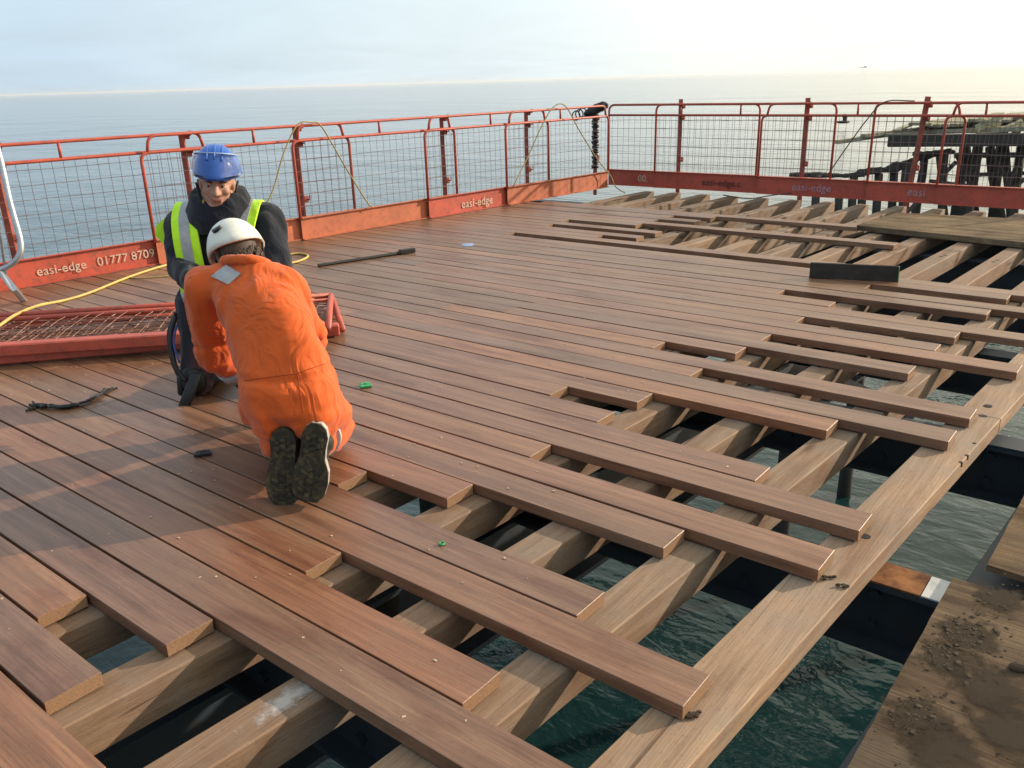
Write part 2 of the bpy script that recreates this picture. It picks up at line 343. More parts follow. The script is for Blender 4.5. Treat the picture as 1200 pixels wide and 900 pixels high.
def text(s, size, org, ax, az, nrm, m_, parent, shear=0., name='lettering', bold=.012):
    cu = bpy.data.curves.new('t', 'FONT'); cu.body = s; cu.size = size; cu.extrude = .0012; cu.offset = .004*size; cu.space_character = 1.03
    to = bpy.data.objects.new('t', cu); C.objects.link(to); bpy.context.view_layer.update()
    me = to.to_mesh(); mb = MB()
    mb._a([Vector(org)+v.co.x*Vector(ax)+v.co.y*Vector(az)+v.co.z*Vector(nrm) for v in me.vertices], [tuple(p.vertices) for p in me.polygons])
    to.to_mesh_clear(); bpy.data.objects.remove(to); bpy.data.curves.remove(cu)
    return mb.build(name, m_, parent)
def curve(pts, n=8):
    """Catmull-Rom through pts"""
    P = [Vector(p) for p in pts]; P = [P[0]*2-P[1]]+P+[P[-1]*2-P[-2]]; o = []
    for i in range(1, len(P)-2):
        for k in range(n):
            t = k/n; a, b, c, d = P[i-1:i+3]
            o.append(.5*((2*b)+(c-a)*t+(2*a-5*b+4*c-d)*t*t+(3*b-a-3*c+d)*t**3))
    return o+[P[-2]]
ORD = ['first', 'second', 'third', 'fourth', 'fifth', 'sixth', 'seventh', 'eighth', 'ninth', 'tenth', 'eleventh', 'twelfth', 'thirteenth', 'fourteenth', 'fifteenth', 'sixteenth']

# ------------------------------------------------------------------ sea
mb = MB(); SEA_Z = -4.1
rings = [0, 30, 120, 500, 2000, 8000, 34000]
vs = [V(0, 0, SEA_Z)]; fs = []
for r_ in rings[1:]:
    for k in range(48): vs.append(V(r_*math.cos(2*math.pi*k/48), r_*math.sin(2*math.pi*k/48), SEA_Z))
for k in range(48): fs.append((0, 1+k, 1+(k+1) % 48))
for i in range(len(rings)-2):
    for k in range(48): a = 1+i*48; j = (k+1) % 48; fs.append((a+k, a+48+k, a+48+j, a+j))
mb._a(vs, fs); struct(mb.build('sea', M['sea'], origin=(0, 0, SEA_Z)))

# ------------------------------------------------------------------ substructure: cross beams, edge beam, piles
def ibeam(mb, a, b, w_, h, tf=.022, tw=.016):
    a, b = Vector(a), Vector(b); d = (b-a).normalized(); sd_ = ZZ.cross(d).normalized(); c = (a+b)/2; l = (b-a).length/2
    mb.box(c-ZZ*(tf/2), l, w_/2, tf/2, d, sd_, ZZ); mb.box(c-ZZ*(h-tf/2), l, w_/2, tf/2, d, sd_, ZZ)
    mb.box(c-ZZ*(h/2), l-.002, tw/2, h/2-tf, d, sd_, ZZ)
cross_y = [-.20, 1.42, 3.025, 4.62, 6.22, 7.82, 9.42, 11.0]
EDGE = lambda y: -.40+.064*y            # line of the longitudinal edge beam
for i, y in enumerate(cross_y):
    t = empty('cross_beam', (-3.5, y, -.2), ['dark steel cross beam under the joists behind the camera side of the gap', 'dark steel cross beam under the nearest gaps of the deck', 'dark steel cross beam with a rusty orange top beside the plywood', 'dark steel cross beam beyond the bright patch of water', 'dark steel cross beam under the middle of the open joists', 'dark steel cross beam under the far open joists', 'dark steel cross beam below the small plywood sheet', 'dark steel cross beam under the far ends of the joists'][i], 'steel beam', 'steel beams carrying the joists')
    mb = MB(); ibeam(mb, (-9, y, -.205), (EDGE(y)-.11, y, -.205), .16, .30)
    for k in range(8):
        for zz in (-.28, -.42): mb.tube([(EDGE(y)-.2-.26*k, y-.008, zz), (EDGE(y)-.2-.26*k, y-.035, zz)], .022, 6)
    mb.build('beam', M['steel_dark'], t)
    mb = MB(); xr = EDGE(y)-.305
    mb.box((EDGE(y)-.385, y, -.1985), .088, .081, .004); mb.build('rusty_flange', M['steel_rust'] if i in (2,) else M['steel_dark'], t)
    mb = MB(); mb.box((EDGE(y)-.238, y, -.1985), .055, .078, .003); mb.build('painted_plate', M['steel_pale'], t)
t = empty('edge_beam', (-.3, 3, -.2), 'long dark blue steel edge beam running under the plywood edge', 'steel beam')
mb = MB(); ibeam(mb, (EDGE(-1)-.07, -1, -.225), (EDGE(12)-.07, 12, -.225), .26, .52); d_ = V(.064, 1, 0).normalized(); mb.box((EDGE(5.5)-.115, 5.5, -.765), 6.5, .26, .012, d_, V(-d_.y, d_.x, 0), ZZ); mb.build('beam', M['steel_dark'], t)
mb = MB()
for k in range(26): y = -.5+k*.48; mb.box((EDGE(y)-.15, y+.1, -.224), .02, .02, .006)
mb.build('bolt', M['steel_rust'], t)
t = empty('lower_brace', (-3, 4, -1.3), 'dark horizontal steel brace low above the water below the deck', 'steel brace')
mb = MB(); mb.box((-3.4, 4.75, -1.42), 3.6, .10, .05); mb.build('brace', M['steel_dark'], t)
for i, (x, lab) in enumerate(((-2.75, 'deep dark girder below the kneeling man'), (-4.6, 'deep dark girder under the middle of the finished deck'))):
    mb = MB(); ibeam(mb, (x-.06, -1, -.52), (x+.7, 12, -.52), .34, .62, .03, .03); tag(mb.build('girder', M['steel_dark']), lab, 'girder', 'girders below the deck')
for i, (x, y0, y1, z0, z1) in enumerate(((-3.4, 2.2, 5.8, -1.7, -.7), (-2.0, 6.5, 9.0, -.7, -1.8))):
    mb = MB(); mb.tube([(x, y0, z0), (x+.1, y1, z1)], .07, 6); tag(mb.build('diagonal_brace', M['steel_dark']), 'dark diagonal brace between piles below the open deck', 'steel brace', 'diagonal braces below the deck')
PL = [(-2.6, 2.2), (-4.2, 4.2), (-3.0, 8.6), (-5.2, 7.4), (-.6, 9.6), (-5.4, 10.6), (-3.1, 11.3), (-2.9, .9), (-6.5, 9)]
for i, (x, y) in enumerate(PL):
    mb = MB(); lx, ly = random.uniform(-.12, .12), random.uniform(-.12, .12)
    mb.tube([(x+lx*k/6, y+ly*k/6, -.52-(3.9*k/6)) for k in range(7)], [.10+.008*math.sin(k*2.1) for k in range(7)], 12)
    tag(mb.build('pier_pile', M['dark_timber'], smooth=True), 'dark round pile standing in the water under the open deck', 'pile', 'piles under the deck')

# ------------------------------------------------------------------ joists
JX = lambda k, y: -.93-.455*k+.0635*y
JZ = -.052
jlab = ['wide pale outer joist with dark bolt holes along the open edge', 'pale tan joist next to the wide outer joist', 'tan joist with a white stain near the bottom of the photo', 'brown tan joist carrying most of the middle board ends', 'tan joist under the gap right of the orange coverall']
for k in range(0, 15):
    y0, y1 = (-.6, 11.72-.05*random.random()) if k else (-.6, 11.35)
    wdt = .098 if k == 0 else random.uniform(.066, .076); dp = .040 if k == 0 else random.uniform(.066, .074)
    x0, x1 = JX(k, y0), JX(k, y1); d = V(x1-x0, y1-y0, 0).normalized(); sd_ = V(d.y, -d.x, 0)
    c = V((x0+x1)/2, (y0+y1)/2, JZ-dp-random.uniform(0, .004)); hl = math.hypot(x1-x0, y1-y0)/2
    mb = MB()
    if k == 0:       # the outer joist is spliced once
        ysp = 4.56
        for (a, b_, dz) in ((y0, ysp-.004, 0), (ysp+.004, y1, .003)):
            cc = V(JX(0, (a+b_)/2), (a+b_)/2, c.z-dz); mb.box(cc, (b_-a)/2/d.y, wdt, dp, d, sd_, ZZ, .004)
    else: mb.box(c, hl, wdt, dp, d, sd_, ZZ, .005)
    mb.cur = 1
    zt = c.z+dp
    hs = []
    if k == 0: hs = [(ground(q[0], q[1], JZ)) for q in ((1014, 628), (1152, 487), (1158, 475), (1142, 519), (1133, 533), (1126, 541))]
    else:
        for q in range(3): yy = [4.9, 8.55, 8.68][q]+random.uniform(-.05, .05); hs.append(V(JX(k, yy)+random.uniform(-.03, .03), yy, 0))
        if k > 4: hs = [h for h in hs if h.y > 8] + [V(JX(k, 10.1), 10.1+random.random()*.3, 0)]
    for i, h in enumerate(hs):
        rr = (.020 if i < 3 else .009) if k == 0 else .019
        mb.tube([(h.x, h.y, zt-.02), (h.x, h.y, zt+.0012)], rr, 12)
    o = mb.build('joist', [M['joist'], M['hole']])
    g = 1.0 if k == 0 else random.uniform(.66, .98)
    o.color = (g*1.03, g*1.0, g*.94, 1) if k != 0 else (1.12, 1.08, 1.0, 1)
    if k in (3, 4, 2): o.color = (.80, .74, .68, 1)
    lb = jlab[k] if k < 5 else 'tan timber joist whose bare far end shows below the far red fence'
    tag(o, lb, 'joist', 'timber joists under the deck')

# ------------------------------------------------------------------ deck boards
Y0, PT, BW, SK, BT = .8352, .173789, .1644, .0339, .046
endx = {-1: -1.902, 0: -2.276, 1: -2.722, 2: -2.251, 4: -1.357, 5: -2.248, 6: -.882, 7: -1.35, 8: -2.697, 9: -2.238, 10: -1.345, 11: -.853, 12: -2.224, 13: -.838, 14: -1.32, 15: -2.219, 16: -2.636, 17: -2.206, 18: -1.285, 19: -.8, 20: -2.187, 21: -.794, 22: -2.633, 23: -2.168, 24: -1.228, 25: -2.161, 26: -.76, 27: -1.231, 28: -2.153, 29: -1.207, 31: -2.128, 32: -2.587, 33: -1.18, 35: -2.109, 36: -1.162}
XE = {r_: x+SK*(Y0+PT*r_) for r_, x in endx.items()}
for r_ in (3, 30, 34, 37): XE[r_] = JX(0, Y0+PT*r_)+.01
XE.update({-2: -3.0, -3: -2.9, -4: -2.9, 38: -5.88, 39: -2.30, 40: -4.94, 41: -4.53, 42: -5.85, 43: -4.50, 44: -5.86, 45: -4.95, 46: -2.18, 47: -4.93, 48: -4.47, 49: -4.91, 50: -4.44, 51: -2.80})
TINT = {-1: (1.35, 1.05, .75), 0: (.92, .88, .9), 1: (1.4, 1.15, .85), 2: (.98, .93, .95), 3: (1.0, .98, .96), 4: (1.3, 1.0, .75), 5: (1.3, 1.1, .9), 6: (1.12, .98, .9), 7: (.88, .84, .88), 8: (1.1, .96, .88), 9: (1.22, 1.0, .88), 10: (.98, .95, .92), 11: (1.22, 1.08, 1.0), 12: (1.2, 1.06, .86), 13: (1.05, .98, .95), 14: (1.08, .97, .95), 15: (1.1, 1.0, .92), 16: (1.15, 1.02, .9), 17: (1.12, 1.04, .95), 18: (1.5, 1.16, .84), 19: (.92, .93, .96), 20: (1.42, 1.2, .98), 21: (1.0, .90, .87), 22: (1.6, 1.34, .95), 26: (1.18, .97, .87)}
LEFTX = lambda y: -8.25+.098*y-.05
def board(x0, x1, r_, tint, label, group):
    y = Y0+PT*r_-BW/2; dz = random.uniform(-.0025, .001)
    mb = MB(); h = (x1-x0)/2; d = V(1, random.uniform(-.0011, .0011), random.uniform(-.0003, .0003)).normalized(); sd_ = V(-d.y, d.x, 0)
    mb.box((x0+h, y+random.uniform(-.001, .001), -BT/2+dz), h-.0015, BW/2-random.uniform(0, .0018), BT/2, d, sd_, ZZ, .0012)
    o = mb.build('deck_board', M['board']); o.color = (*tint, 1)
    return tag(o, label, 'deck board', group)
order = {}
def hue(t):
    if t[0]/t[2] > 1.45: return 'orange brown'
    if t[0]/t[2] > 1.25: return 'light reddish brown'
    if t[0] < .95: return 'dark grey brown'
    return 'reddish brown'
TINT = {k: tuple(1+.72*(c-1) for c in v) for k, v in TINT.items()}
for r_ in sorted(XE):
    y = Y0+PT*r_-BW/2; xe = XE[r_]; k = round((-.93+.0635*y-xe)/.455)
    b0 = random.uniform(.92, 1.14); t = TINT.get(r_, (b0*random.uniform(.98, 1.1), b0, b0*random.uniform(.88, 1.0)))
    xl = LEFTX(y)
    if r_ == 51: xl = -7.1
    # butt joint on a joist somewhere along the row
    kj = random.choice([7, 8, 9, 10, 11, 12]) if r_ < 38 else 99
    xj = JX(kj, y)
    kk = min(k, 4) if r_ < 38 else 5
    idx = order.get(kk, 0); order[kk] = idx+1
    nm = {0: 'reaching the wide outer joist', 1: 'ending on the second joist from the open edge', 2: 'ending on the third joist from the open edge', 3: 'ending on the fourth joist from the open edge', 4: 'ending on the fifth joist from the open edge', 5: 'in the far loose rows'}[kk]
    if r_ < -1: lab = 'brown hardwood board at the bottom left edge of the photo'
    else: lab = f'{hue(t)} board {nm}, {ORD[min(idx, 15)]} from camera'
    if xj > xl+.6 and xj < xe-.9:
        board(xj, xe, r_, t, lab, 'deck boards with free ends')
        b1 = b0*random.uniform(.85, 1.1)
        board(xl, xj, r_, (b1*random.uniform(.95, 1.12), b1, b1*random.uniform(.86, 1.02)), 'brown hardwood deck board laid flush in the finished deck beside the left fence', 'flush deck boards by the left fence')
    else: board(xl, xe, r_, t, lab, 'deck boards with free ends')

# dark board standing on edge, with a green painted end
t = empty('edge_board', (-2.06, 7.05, .0), 'short black faced board standing on edge with a green end', 'board')
a, b_ = ground(948, 326), ground(1052, 331); d = (b_-a).normalized(); nn = V(-d.y, d.x, 0)
mb = MB(); lean = (ZZ*.93+nn*.36).normalized(); c = (a+b_)/2+lean*.063+nn*.02
mb.box(c, (b_-a).length/2, .063, .02, d, lean, nn, .003); mb.build('board', M['blackboard'], t)
mb = MB(); mb.box(c+d*((b_-a).length/2+.003), .003, .061, .019, d, lean, nn); mb.build('painted_end', M['greenend'], t)
# plywood sheet lying on the far joists
mb = MB(); q = [ground(1004, 264, .015), ground(1230, 287, .015), ground(1230, 258, .015), ground(1052, 249, .015)]
mb.prism([p-ZZ*.055 for p in q], ZZ*.055)
o = tag(mb.build('plywood_sheet', M['ply']), 'brown plywood sheet lying on bare joists before the far red fence', 'plywood sheet'); o.color = (1.25, 1.22, 1.1, 1)
# plywood walkway at lower right, two sheets
PZ = -.10
pe = [ground(990, 905, PZ), ground(1117, 676, PZ), ground(1152, 664, PZ), ground(1205, 580, PZ)]
def sheet(p0, p1, label, tint, dz=0.):
    n_ = 40; poly = []
    for i in range(n_+1):
        q = p0.lerp(p1, i/n_); poly.append(q+V(.002*noise.noise(q*9)+.002*noise.noise(q*40), 0, dz))
    poly += [V(p1.x+2.4, p1.y-.2, PZ+dz), V(p0.x+2.4, p0.y-.2, PZ+dz)]
    mb = MB(); mb.prism([x-ZZ*.024 for x in poly], ZZ*.024); o = mb.build('plywood_walkway', M['ply']); o.color = tint
    return tag(o, label, 'plywood sheet', 'plywood walkway sheets')
d = (pe[1]-pe[0]).normalized()
sheet(pe[0]-d*.6, pe[1], 'muddy plywood walkway sheet nearest the camera at lower right', (.74, .70, .66, 1))
sheet(pe[2]+V(.01, .012, 0), pe[3]+d*.9, 'cleaner plywood walkway sheet beyond the first at right edge', (1.0, .88, .74, 1), .006)
mb = MB()
for (px, py, sp, n_) in ((1130, 740, .075, 130), (1108, 768, .07, 90), (1070, 838, .075, 90), (1165, 705, .06, 30), (1120, 800, .12, 26), (1170, 770, .2, 34), (1100, 870, .2, 26), (1160, 850, .2, 22), (1180, 690, .12, 16)):
    c0 = ground(px, py, PZ)
    for i in range(n_):
        a = random.random()*6.28; rr = sp*random.random()**.5*(1.4 if i % 5 == 0 else .8); s_ = random.uniform(.0016, .005)*(2.0 if i % 9 == 0 else 1)
        th = random.random()*3.14; ax = V(math.cos(th), math.sin(th), 0); ay = V(-ax.y, ax.x, 0)
        p = c0+V(rr*math.cos(a), rr*math.sin(a)*1.4, 0)
        if p.x < pe[0].x+(pe[1].x-pe[0].x)*(p.y-pe[0].y)/(pe[1].y-pe[0].y)+.015: continue
        mb.ball((p.x, p.y, PZ+s_*.3), (s_*random.uniform(.8, 1.9), s_, s_*.45), ax, ay, ZZ, 6, 4)
for i in range(60):
    px, py = random.choice(((1128, 742), (1106, 770), (1074, 840), (1165, 708), (1150, 800), (1090, 860))); c0 = ground(px+random.uniform(-25, 25), py+random.uniform(-18, 18), PZ+.002); th = random.random()*3.1
    if c0.x < pe[0].x+(pe[1].x-pe[0].x)*(c0.y-pe[0].y)/(pe[1].y-pe[0].y)+.03: continue
    mb.tube([c0, c0+V(math.cos(th), math.sin(th), .1)*random.uniform(.01, .03)], .0011, 4)
tag(mb.build('mud_crumbs', M['mud']), 'dark mud crumbs scattered on the plywood walkway', 'mud', None, 'stuff')
def smear(pts, z, m_, label, nm, lim=None):
    mb = MB()
    for i, (px, py, ax_, ay_) in enumerate(pts):
        c0 = ground(px, py, z+.0015+.0006*i)+V(.0, 0, 0)
        if lim: c0.x = lim(c0.y)
        mb._a([c0+V(-ax_, -ay_, 0), c0+V(ax_, -ay_, 0), c0+V(ax_, ay_, 0), c0+V(-ax_, ay_, 0)], [(0, 1, 2, 3)])
    o = mb.build(nm, m_); me = o.data; uv = me.uv_layers.new(name='uv')
    for k in range(len(me.loops)): uv.data[k].uv = ((0, 0), (1, 0), (1, 1), (0, 1))[k % 4]
    return tag(o, label, nm.split('_')[-1], None, 'stuff')
def smear_mat(name, col, scale, lo, hi, amt):
    m, t, b = mat(name); K = t.links.new; b.inputs['Base Color'].default_value = (*col, 1); b.inputs['Roughness'].default_value = .9; b.inputs['Specular IOR Level'].default_value = .1
    uvn = nd(t, 'ShaderNodeTexCoord'); ds = nd(t, 'ShaderNodeVectorMath', operation='DISTANCE'); K(uvn.outputs['UV'], ds.inputs[0]); ds.inputs[1].default_value = (.5, .5, 0)
    n_ = nd(t, 'ShaderNodeTexNoise', i_Scale=scale, i_Detail=6., i_Roughness=.65); K(uvn.outputs['Object'], n_.inputs['Vector'])
    s_ = nd(t, 'ShaderNodeMath', operation='MULTIPLY'); s_.inputs[1].default_value = 1.; K(ds.outputs['Value'], s_.inputs[0]); f_ = nd(t, 'ShaderNodeMath', operation='SUBTRACT'); K(n_.outputs[0], f_.inputs[0]); K(s_.outputs[0], f_.inputs[1])
    mr_ = nd(t, 'ShaderNodeMapRange'); mr_.inputs[1].default_value = lo; mr_.inputs[2].default_value = hi; mr_.inputs[4].default_value = amt; K(f_.outputs[0], mr_.inputs[0]); K(mr_.outputs[0], b.inputs['Alpha'])
    return m
smear([(1135, 745, .13, .15), (1112, 775, .11, .13), (1080, 845, .12, .15), (1170, 700, .12, .12), (1165, 810, .15, .18), (1110, 880, .12, .14), (1190, 860, .16, .16)], PZ, smear_mat('mud_smear', (.045, .033, .023), 16., .08, .34, .85), 'dark mud smears trodden on the near plywood sheet', 'mud_smear')
smear([(318, 805, .055, .20)], JZ, smear_mat('pale_stain', (.46, .42, .39), 22., .12, .40, .75), 'pale whitish paint stain on a tan joist near the bottom of the photo', 'paint_stain', lambda y: JX(2, y)+.002)
mb = MB(); c0 = ground(1198, 785, PZ); mb.ball(c0+ZZ*.012, (.045, .02, .016), RX, FX, ZZ, 10, 6)
tag(mb.build('mud_clod', M['mud']), 'largest black clod on the plywood at the right edge', 'clod')
mb = MB()
for (px, py) in ((965, 678), (974, 676), (986, 687), (992, 689), (803, 838), (812, 842), (815, 836), (950, 725), (1078, 680)):
    c0 = ground(px, py, JZ+.002)
    if px in (950, 1078): continue
    for i in range(3): mb.ball(c0+V(random.uniform(-.012, .012), random.uniform(-.012, .012), .003), (random.uniform(.006, .013), .006, .005), RX, FX, ZZ, 7, 4)
tag(mb.build('dirt_bits', M['mud']), 'dark dirt bits scattered on the pale outer joist', 'dirt', None, 'stuff')
mb = MB()
for i in range(420):
    r_ = random.randint(0, 30); x = random.uniform(-6.5, -1.2); y = Y0+PT*r_-BW*random.uniform(.05, .95)
    if x > XE[r_]-.05 or x < LEFTX(y)+.2: continue
    s_ = random.uniform(.0015, .0042)
    mb.box((x, y, .001), s_*random.uniform(.8, 1.8), s_, .001, V(math.cos(i), math.sin(i), 0), V(-math.sin(i), math.cos(i), 0))
tag(mb.build('sawdust_flecks', M['dust']), 'pale sawdust flecks scattered over the deck boards', 'sawdust', None, 'stuff')

# ------------------------------------------------------------------ fences
def arc(fr, pts, r, n=5):
    """polyline in (s,z) with rounded corners mapped through fr"""
    P = [Vector((a, b, 0)) for a, b in pts]; o = [P[0]]
    for i in range(1, len(P)-1):
        a = (P[i-1]-P[i]).normalized(); b = (P[i+1]-P[i]).normalized()
        for k in range(n+1):
            t = k/n; o.append(P[i]+a*r*(1-t)**2+b*r*t**2)
    o.append(P[-1]); return [fr(q.x, q.y) for q in o]
def fence_panel(fr, nrm, s0, s1, label, group, style='short', toe_mat='orange', seed=0, nm='barrier_panel'):
    """fr(s,z) -> point on the panel's plane; nrm points at the deck side"""
    rnd = random.Random(seed); t = empty(nm, fr((s0+s1)/2, 0), label, 'safety barrier', group)
    rr = .0165; H1, H2, HB = 1.205, 1.055, .215
    mb = MB()
    if style == 'short':
        mb.tube(arc(fr, [(s0, HB), (s0, H2), (s1, H2), (s1, HB)], .085), rr, 8); mb.build('frame', M['red'], t, smooth=True)
        mb = MB(); mb.tube(arc(fr, [(s0+.07, H2), (s0+.10, H1), (s1-.10, H1), (s1-.07, H2)], .075), rr*.95, 8); mb.build('top_rail', M['red'], t, smooth=True)
    else:
        mb.tube(arc(fr, [(s0, HB), (s0, H1), (s1, H1), (s1, HB)], .10), rr, 8); mb.build('frame', M['red'], t, smooth=True)
        mb = MB(); mb.tube([fr(s0, H2), fr(s1, H2)], rr*.95, 8); mb.build('middle_rail', M['red'], t, smooth=True)
    sm = (s0+s1)/2; mb = MB(); mb.tube([fr(sm, H2), fr(sm, H1)], rr*.85, 8); mb.build('rail_stub', M['red'], t, smooth=True)
    mb = MB(); k = s0+.06
    while k < s1-.03:
        b0, b1 = rnd.uniform(-.006, .006), rnd.uniform(-.006, .006)
        mb.tube([fr(k, HB+.02), fr(k+b0, .5)+nrm*b1, fr(k-b0, .8), fr(k, H2)], .0023, 4); k += .098
    z = .36
    while z < H2-.04: mb.tube([fr(s0+(s1-s0)*q/8, z+rnd.uniform(-.006, .006))+nrm*rnd.uniform(-.004, .004) for q in range(9)], .0023, 4); z += .125
    mb.build('wire_mesh', M['wire'], t)
    a = (fr(s1, 0)-fr(s0, 0)).normalized(); c = fr(sm, .125); hl = (s1-s0)/2
    mb = MB(); mb.box(c-nrm*.004, hl, .12, .003, a, ZZ, nrm)
    for zz, hh in ((.242, .004), (.008, .005)): mb.box(fr(sm, zz)+nrm*.012, hl, hh, .02, a, ZZ, nrm)
    mb.build('toe_board', M[toe_mat], t)
    return t
LD = V(.098, 1, 0).normalized(); LN = V(LD.y, -LD.x, 0)
def lf(s0, s1):
    o0, o1 = .035, -.035
    def f(s, z):
        off = o0+(o1-o0)*(s-s0)/(s1-s0); return V(-8.25+.098*s, s, z)+LN*off
    return f
Lp = [(2.15, 4.99, 'wire barrier panel at the left edge lettered easi-edge with phone number', 'red'), (4.255, 6.66, 'wire barrier panel right behind the blue helmet', 'orange'), (5.88, 8.27, 'wire barrier panel with a plain faded toe board right of the blue helmet', 'orange'), (7.72, 10.05, 'wire barrier panel with easi-edge on its bright red toe board', 'red'), (9.12, 11.42, 'wire barrier panel running into the left side of the fence corner', 'orange')]
LP = []
for i, (a, b_, lab, mt) in enumerate(Lp): LP.append((fence_panel(lf(a, b_), LN, a, b_, lab, 'barrier panels along the left side', 'short', mt, i), lf(a, b_)))
for wd, s_ in (('easi-edge', 3.17), ('01777', 3.70), ('8709', 4.02)): text(wd, .112, LP[0][1](s_, .08)+LN*.006, LD, ZZ, LN, M['white_txt'], LP[0][0])
text('easi-edge', .15, LP[3][1](8.28, .06)+LN*.006, LD, ZZ, LN, M['white_txt'], LP[3][0])
RD = V(1, 0, 0); RN = V(0, -1, 0)
def rf(s0, s1, o0=.04, o1=-.04):
    def f(s, z): return V(s, 11.72, z)+RN*(o0+(o1-o0)*(s-s0)/(s1-s0))
    return f
Rp = [(-7.33, -4.92, 'tall', 'far barrier panel starting at the black wrapped corner post'), (-6.50, -3.87, 'tall', 'far barrier panel with dark easi-edge lettering'), (-4.85, -2.32, 'short', 'far barrier panel with faded mauve easi-edge lettering'), (-3.36, -.85, 'tall', 'far barrier panel before the tip of the ruined pier'), (-2.52, .2, 'short', 'far barrier panel at the right edge before the ruined pier')]
RP = []
for i, (a, b_, st, lab) in enumerate(Rp): RP.append((fence_panel(rf(a, b_, .02+.012*i, .02+.012*i-.06), RN, a, b_, lab, 'barrier panels along the far side', st, 'red', 20+i), rf(a, b_, .02+.012*i, .02+.012*i-.06)))
text('easi-edge.c', .135, RP[1][1](-5.72, .075)+RN*.006, RD, ZZ, RN, M['dark_txt'], RP[1][0])
text('easi-edge', .14, RP[2][1](-4.36, .075)+RN*.006, RD, ZZ, RN, M['mauve_txt'], RP[2][0])
text('easi', .14, RP[3][1](-2.86, .09)+RN*.006, RD, ZZ, RN, M['mauve_txt'], RP[3][0])
text('00.', .14, RP[0][1](-6.80, .075)+RN*.006, RD, ZZ, RN, M['white_txt'], RP[0][0])
def post(p, d, nrm, label, group, zb=-.15, h=1.27, lean=V(0, 0, 0)):
    t = empty('fence_post', p, label, 'fence post', group); mb = MB()
    mb.tube([V(p.x, p.y, zb), V(p.x, p.y, h)+lean], .034, 4, True)
    mb.build('post', M['redpost'], t)
    for z in (.42, 1.02, 1.18):
        mb = MB(); q = V(p.x, p.y, z)+lean*(z/h); mb.box(q+d*.045, .03, .02, .035, d, nrm, ZZ, .004); mb.tube([q+d*.06+nrm*.02, q+d*.06+nrm*.06, q+d*.06+nrm*.06+ZZ*.05], .008, 5); mb.build('hook', M['redpost'], t)
    return t
for y, lab in ((3.06, 'red fence post at the left edge behind the grey barrier'), (4.73, 'red fence post standing behind the blue helmet'), (6.0, 'red fence post with a rope knotted round its top'), (8.1, 'dark red fence post left of the roped one near the corner'), (9.64, 'red fence post beside the rope nearest the fence corner')):
    post(V(-8.25+.098*y, y, 0)-LN*.075, LD, LN, lab, 'posts along the left side', -.2, 1.19)
for x, lab in ((-6.16, 'dark red post right of the black wrapped corner'), (-4.28, 'dark red post in the middle of the far fence'), (-2.89, 'leaning red post nearest the right edge of the far fence')):
    post(V(x, 11.80, 0), RD, RN, lab, 'posts along the far side', -.16, 1.275, V(.10, 0, 0) if x > -3 else V(0, 0, 0))
# corner post with black cable bundle
CP = V(-7.53, 11.62, 0)
post(CP, RD, RN, 'corner post wrapped in black cable', 'posts along the far side', -.16, 1.22)
t = empty('cable_bundle', CP+ZZ*1.2, 'black bundle tied on top of the corner post with cable wound down it', 'cable bundle')
mb = MB(); ax = (RX*.93+ZZ*.36).normalized(); ay = FX; az = ax.cross(ay)
mb.ball(CP+V(.0, 0, 1.165)+RX*.05, (.175, .07, .075), ax, ay, az, 14, 8); mb.ball(CP+V(0, 0, 1.11)-RX*.07, (.12, .07, .07), ax, ay, az, 12, 7)
remesh(mb, 'bundle', M['black'], t, .02, 3, .02, 9)
mb = MB(); pts = []
for i in range(230):
    a = i*.95; rr = .042+.010*math.sin(i*.53)+.006*math.sin(i*1.7); pts.append(CP+V(rr*math.cos(a), rr*math.sin(a), 1.12-.0038*i+.010*math.sin(i*.31)))
mb.tube(pts, .015, 6)
for q in range(3): mb.tube([CP-RX*(.20+.05*q+.06*math.cos(k*.7))+ZZ*(1.10-.02*q+.07*math.sin(k*.7)) for k in range(10)], .011, 6)
mb.build('wound_cable', M['black'], t, smooth=True)
# ropes hung on the fences
def rope(pts, r_, m_, label, nm='rope', cat='rope', n=8): 
    mb = MB(); mb.tube(curve(pts, n), r_, 6); return tag(mb.build(nm, m_, smooth=True), label, cat)
def onL(y, z, off=.07): return V(-8.25+.098*y, y, z)+LN*off
rope([onL(5.35, .33), onL(5.55, .55), onL(5.75, .95), onL(5.95, 1.22), onL(6.12, 1.235), onL(6.25, 1.18), onL(6.5, .75), onL(6.75, .34), onL(6.83, .25)], .008, M['rope'], 'thin rope looped over the left fence beside the blue helmet')
rope([onL(9.2, .24), onL(9.5, .60), onL(9.8, 1.0), onL(10.05, 1.24), onL(10.3, 1.24), onL(10.6, .9), onL(11.0, .48), onL(11.35, .18), V(-6.95, 11.3, .03), V(-6.6, 11.0, -.01)], .008, M['rope'], 'thin rope hung in a peak over the fence left of the corner')
rope([V(-3.9, 11.66, .26), V(-3.7, 11.65, .60), V(-3.45, 11.65, 1.0), V(-3.25, 11.65, 1.22), V(-2.9, 11.64, 1.23)], .008, M['rope_dark'], 'dark rope slanting up to the top rail of the far fence')
rope([V(-5.3, 11.55, -.03), V(-4.9, 11.5, -.05), V(-4.6, 11.58, .0), V(-4.35, 11.68, .04)], .008, M['rope_dark'], 'dark cord lying on the far joist ends under the toe board')

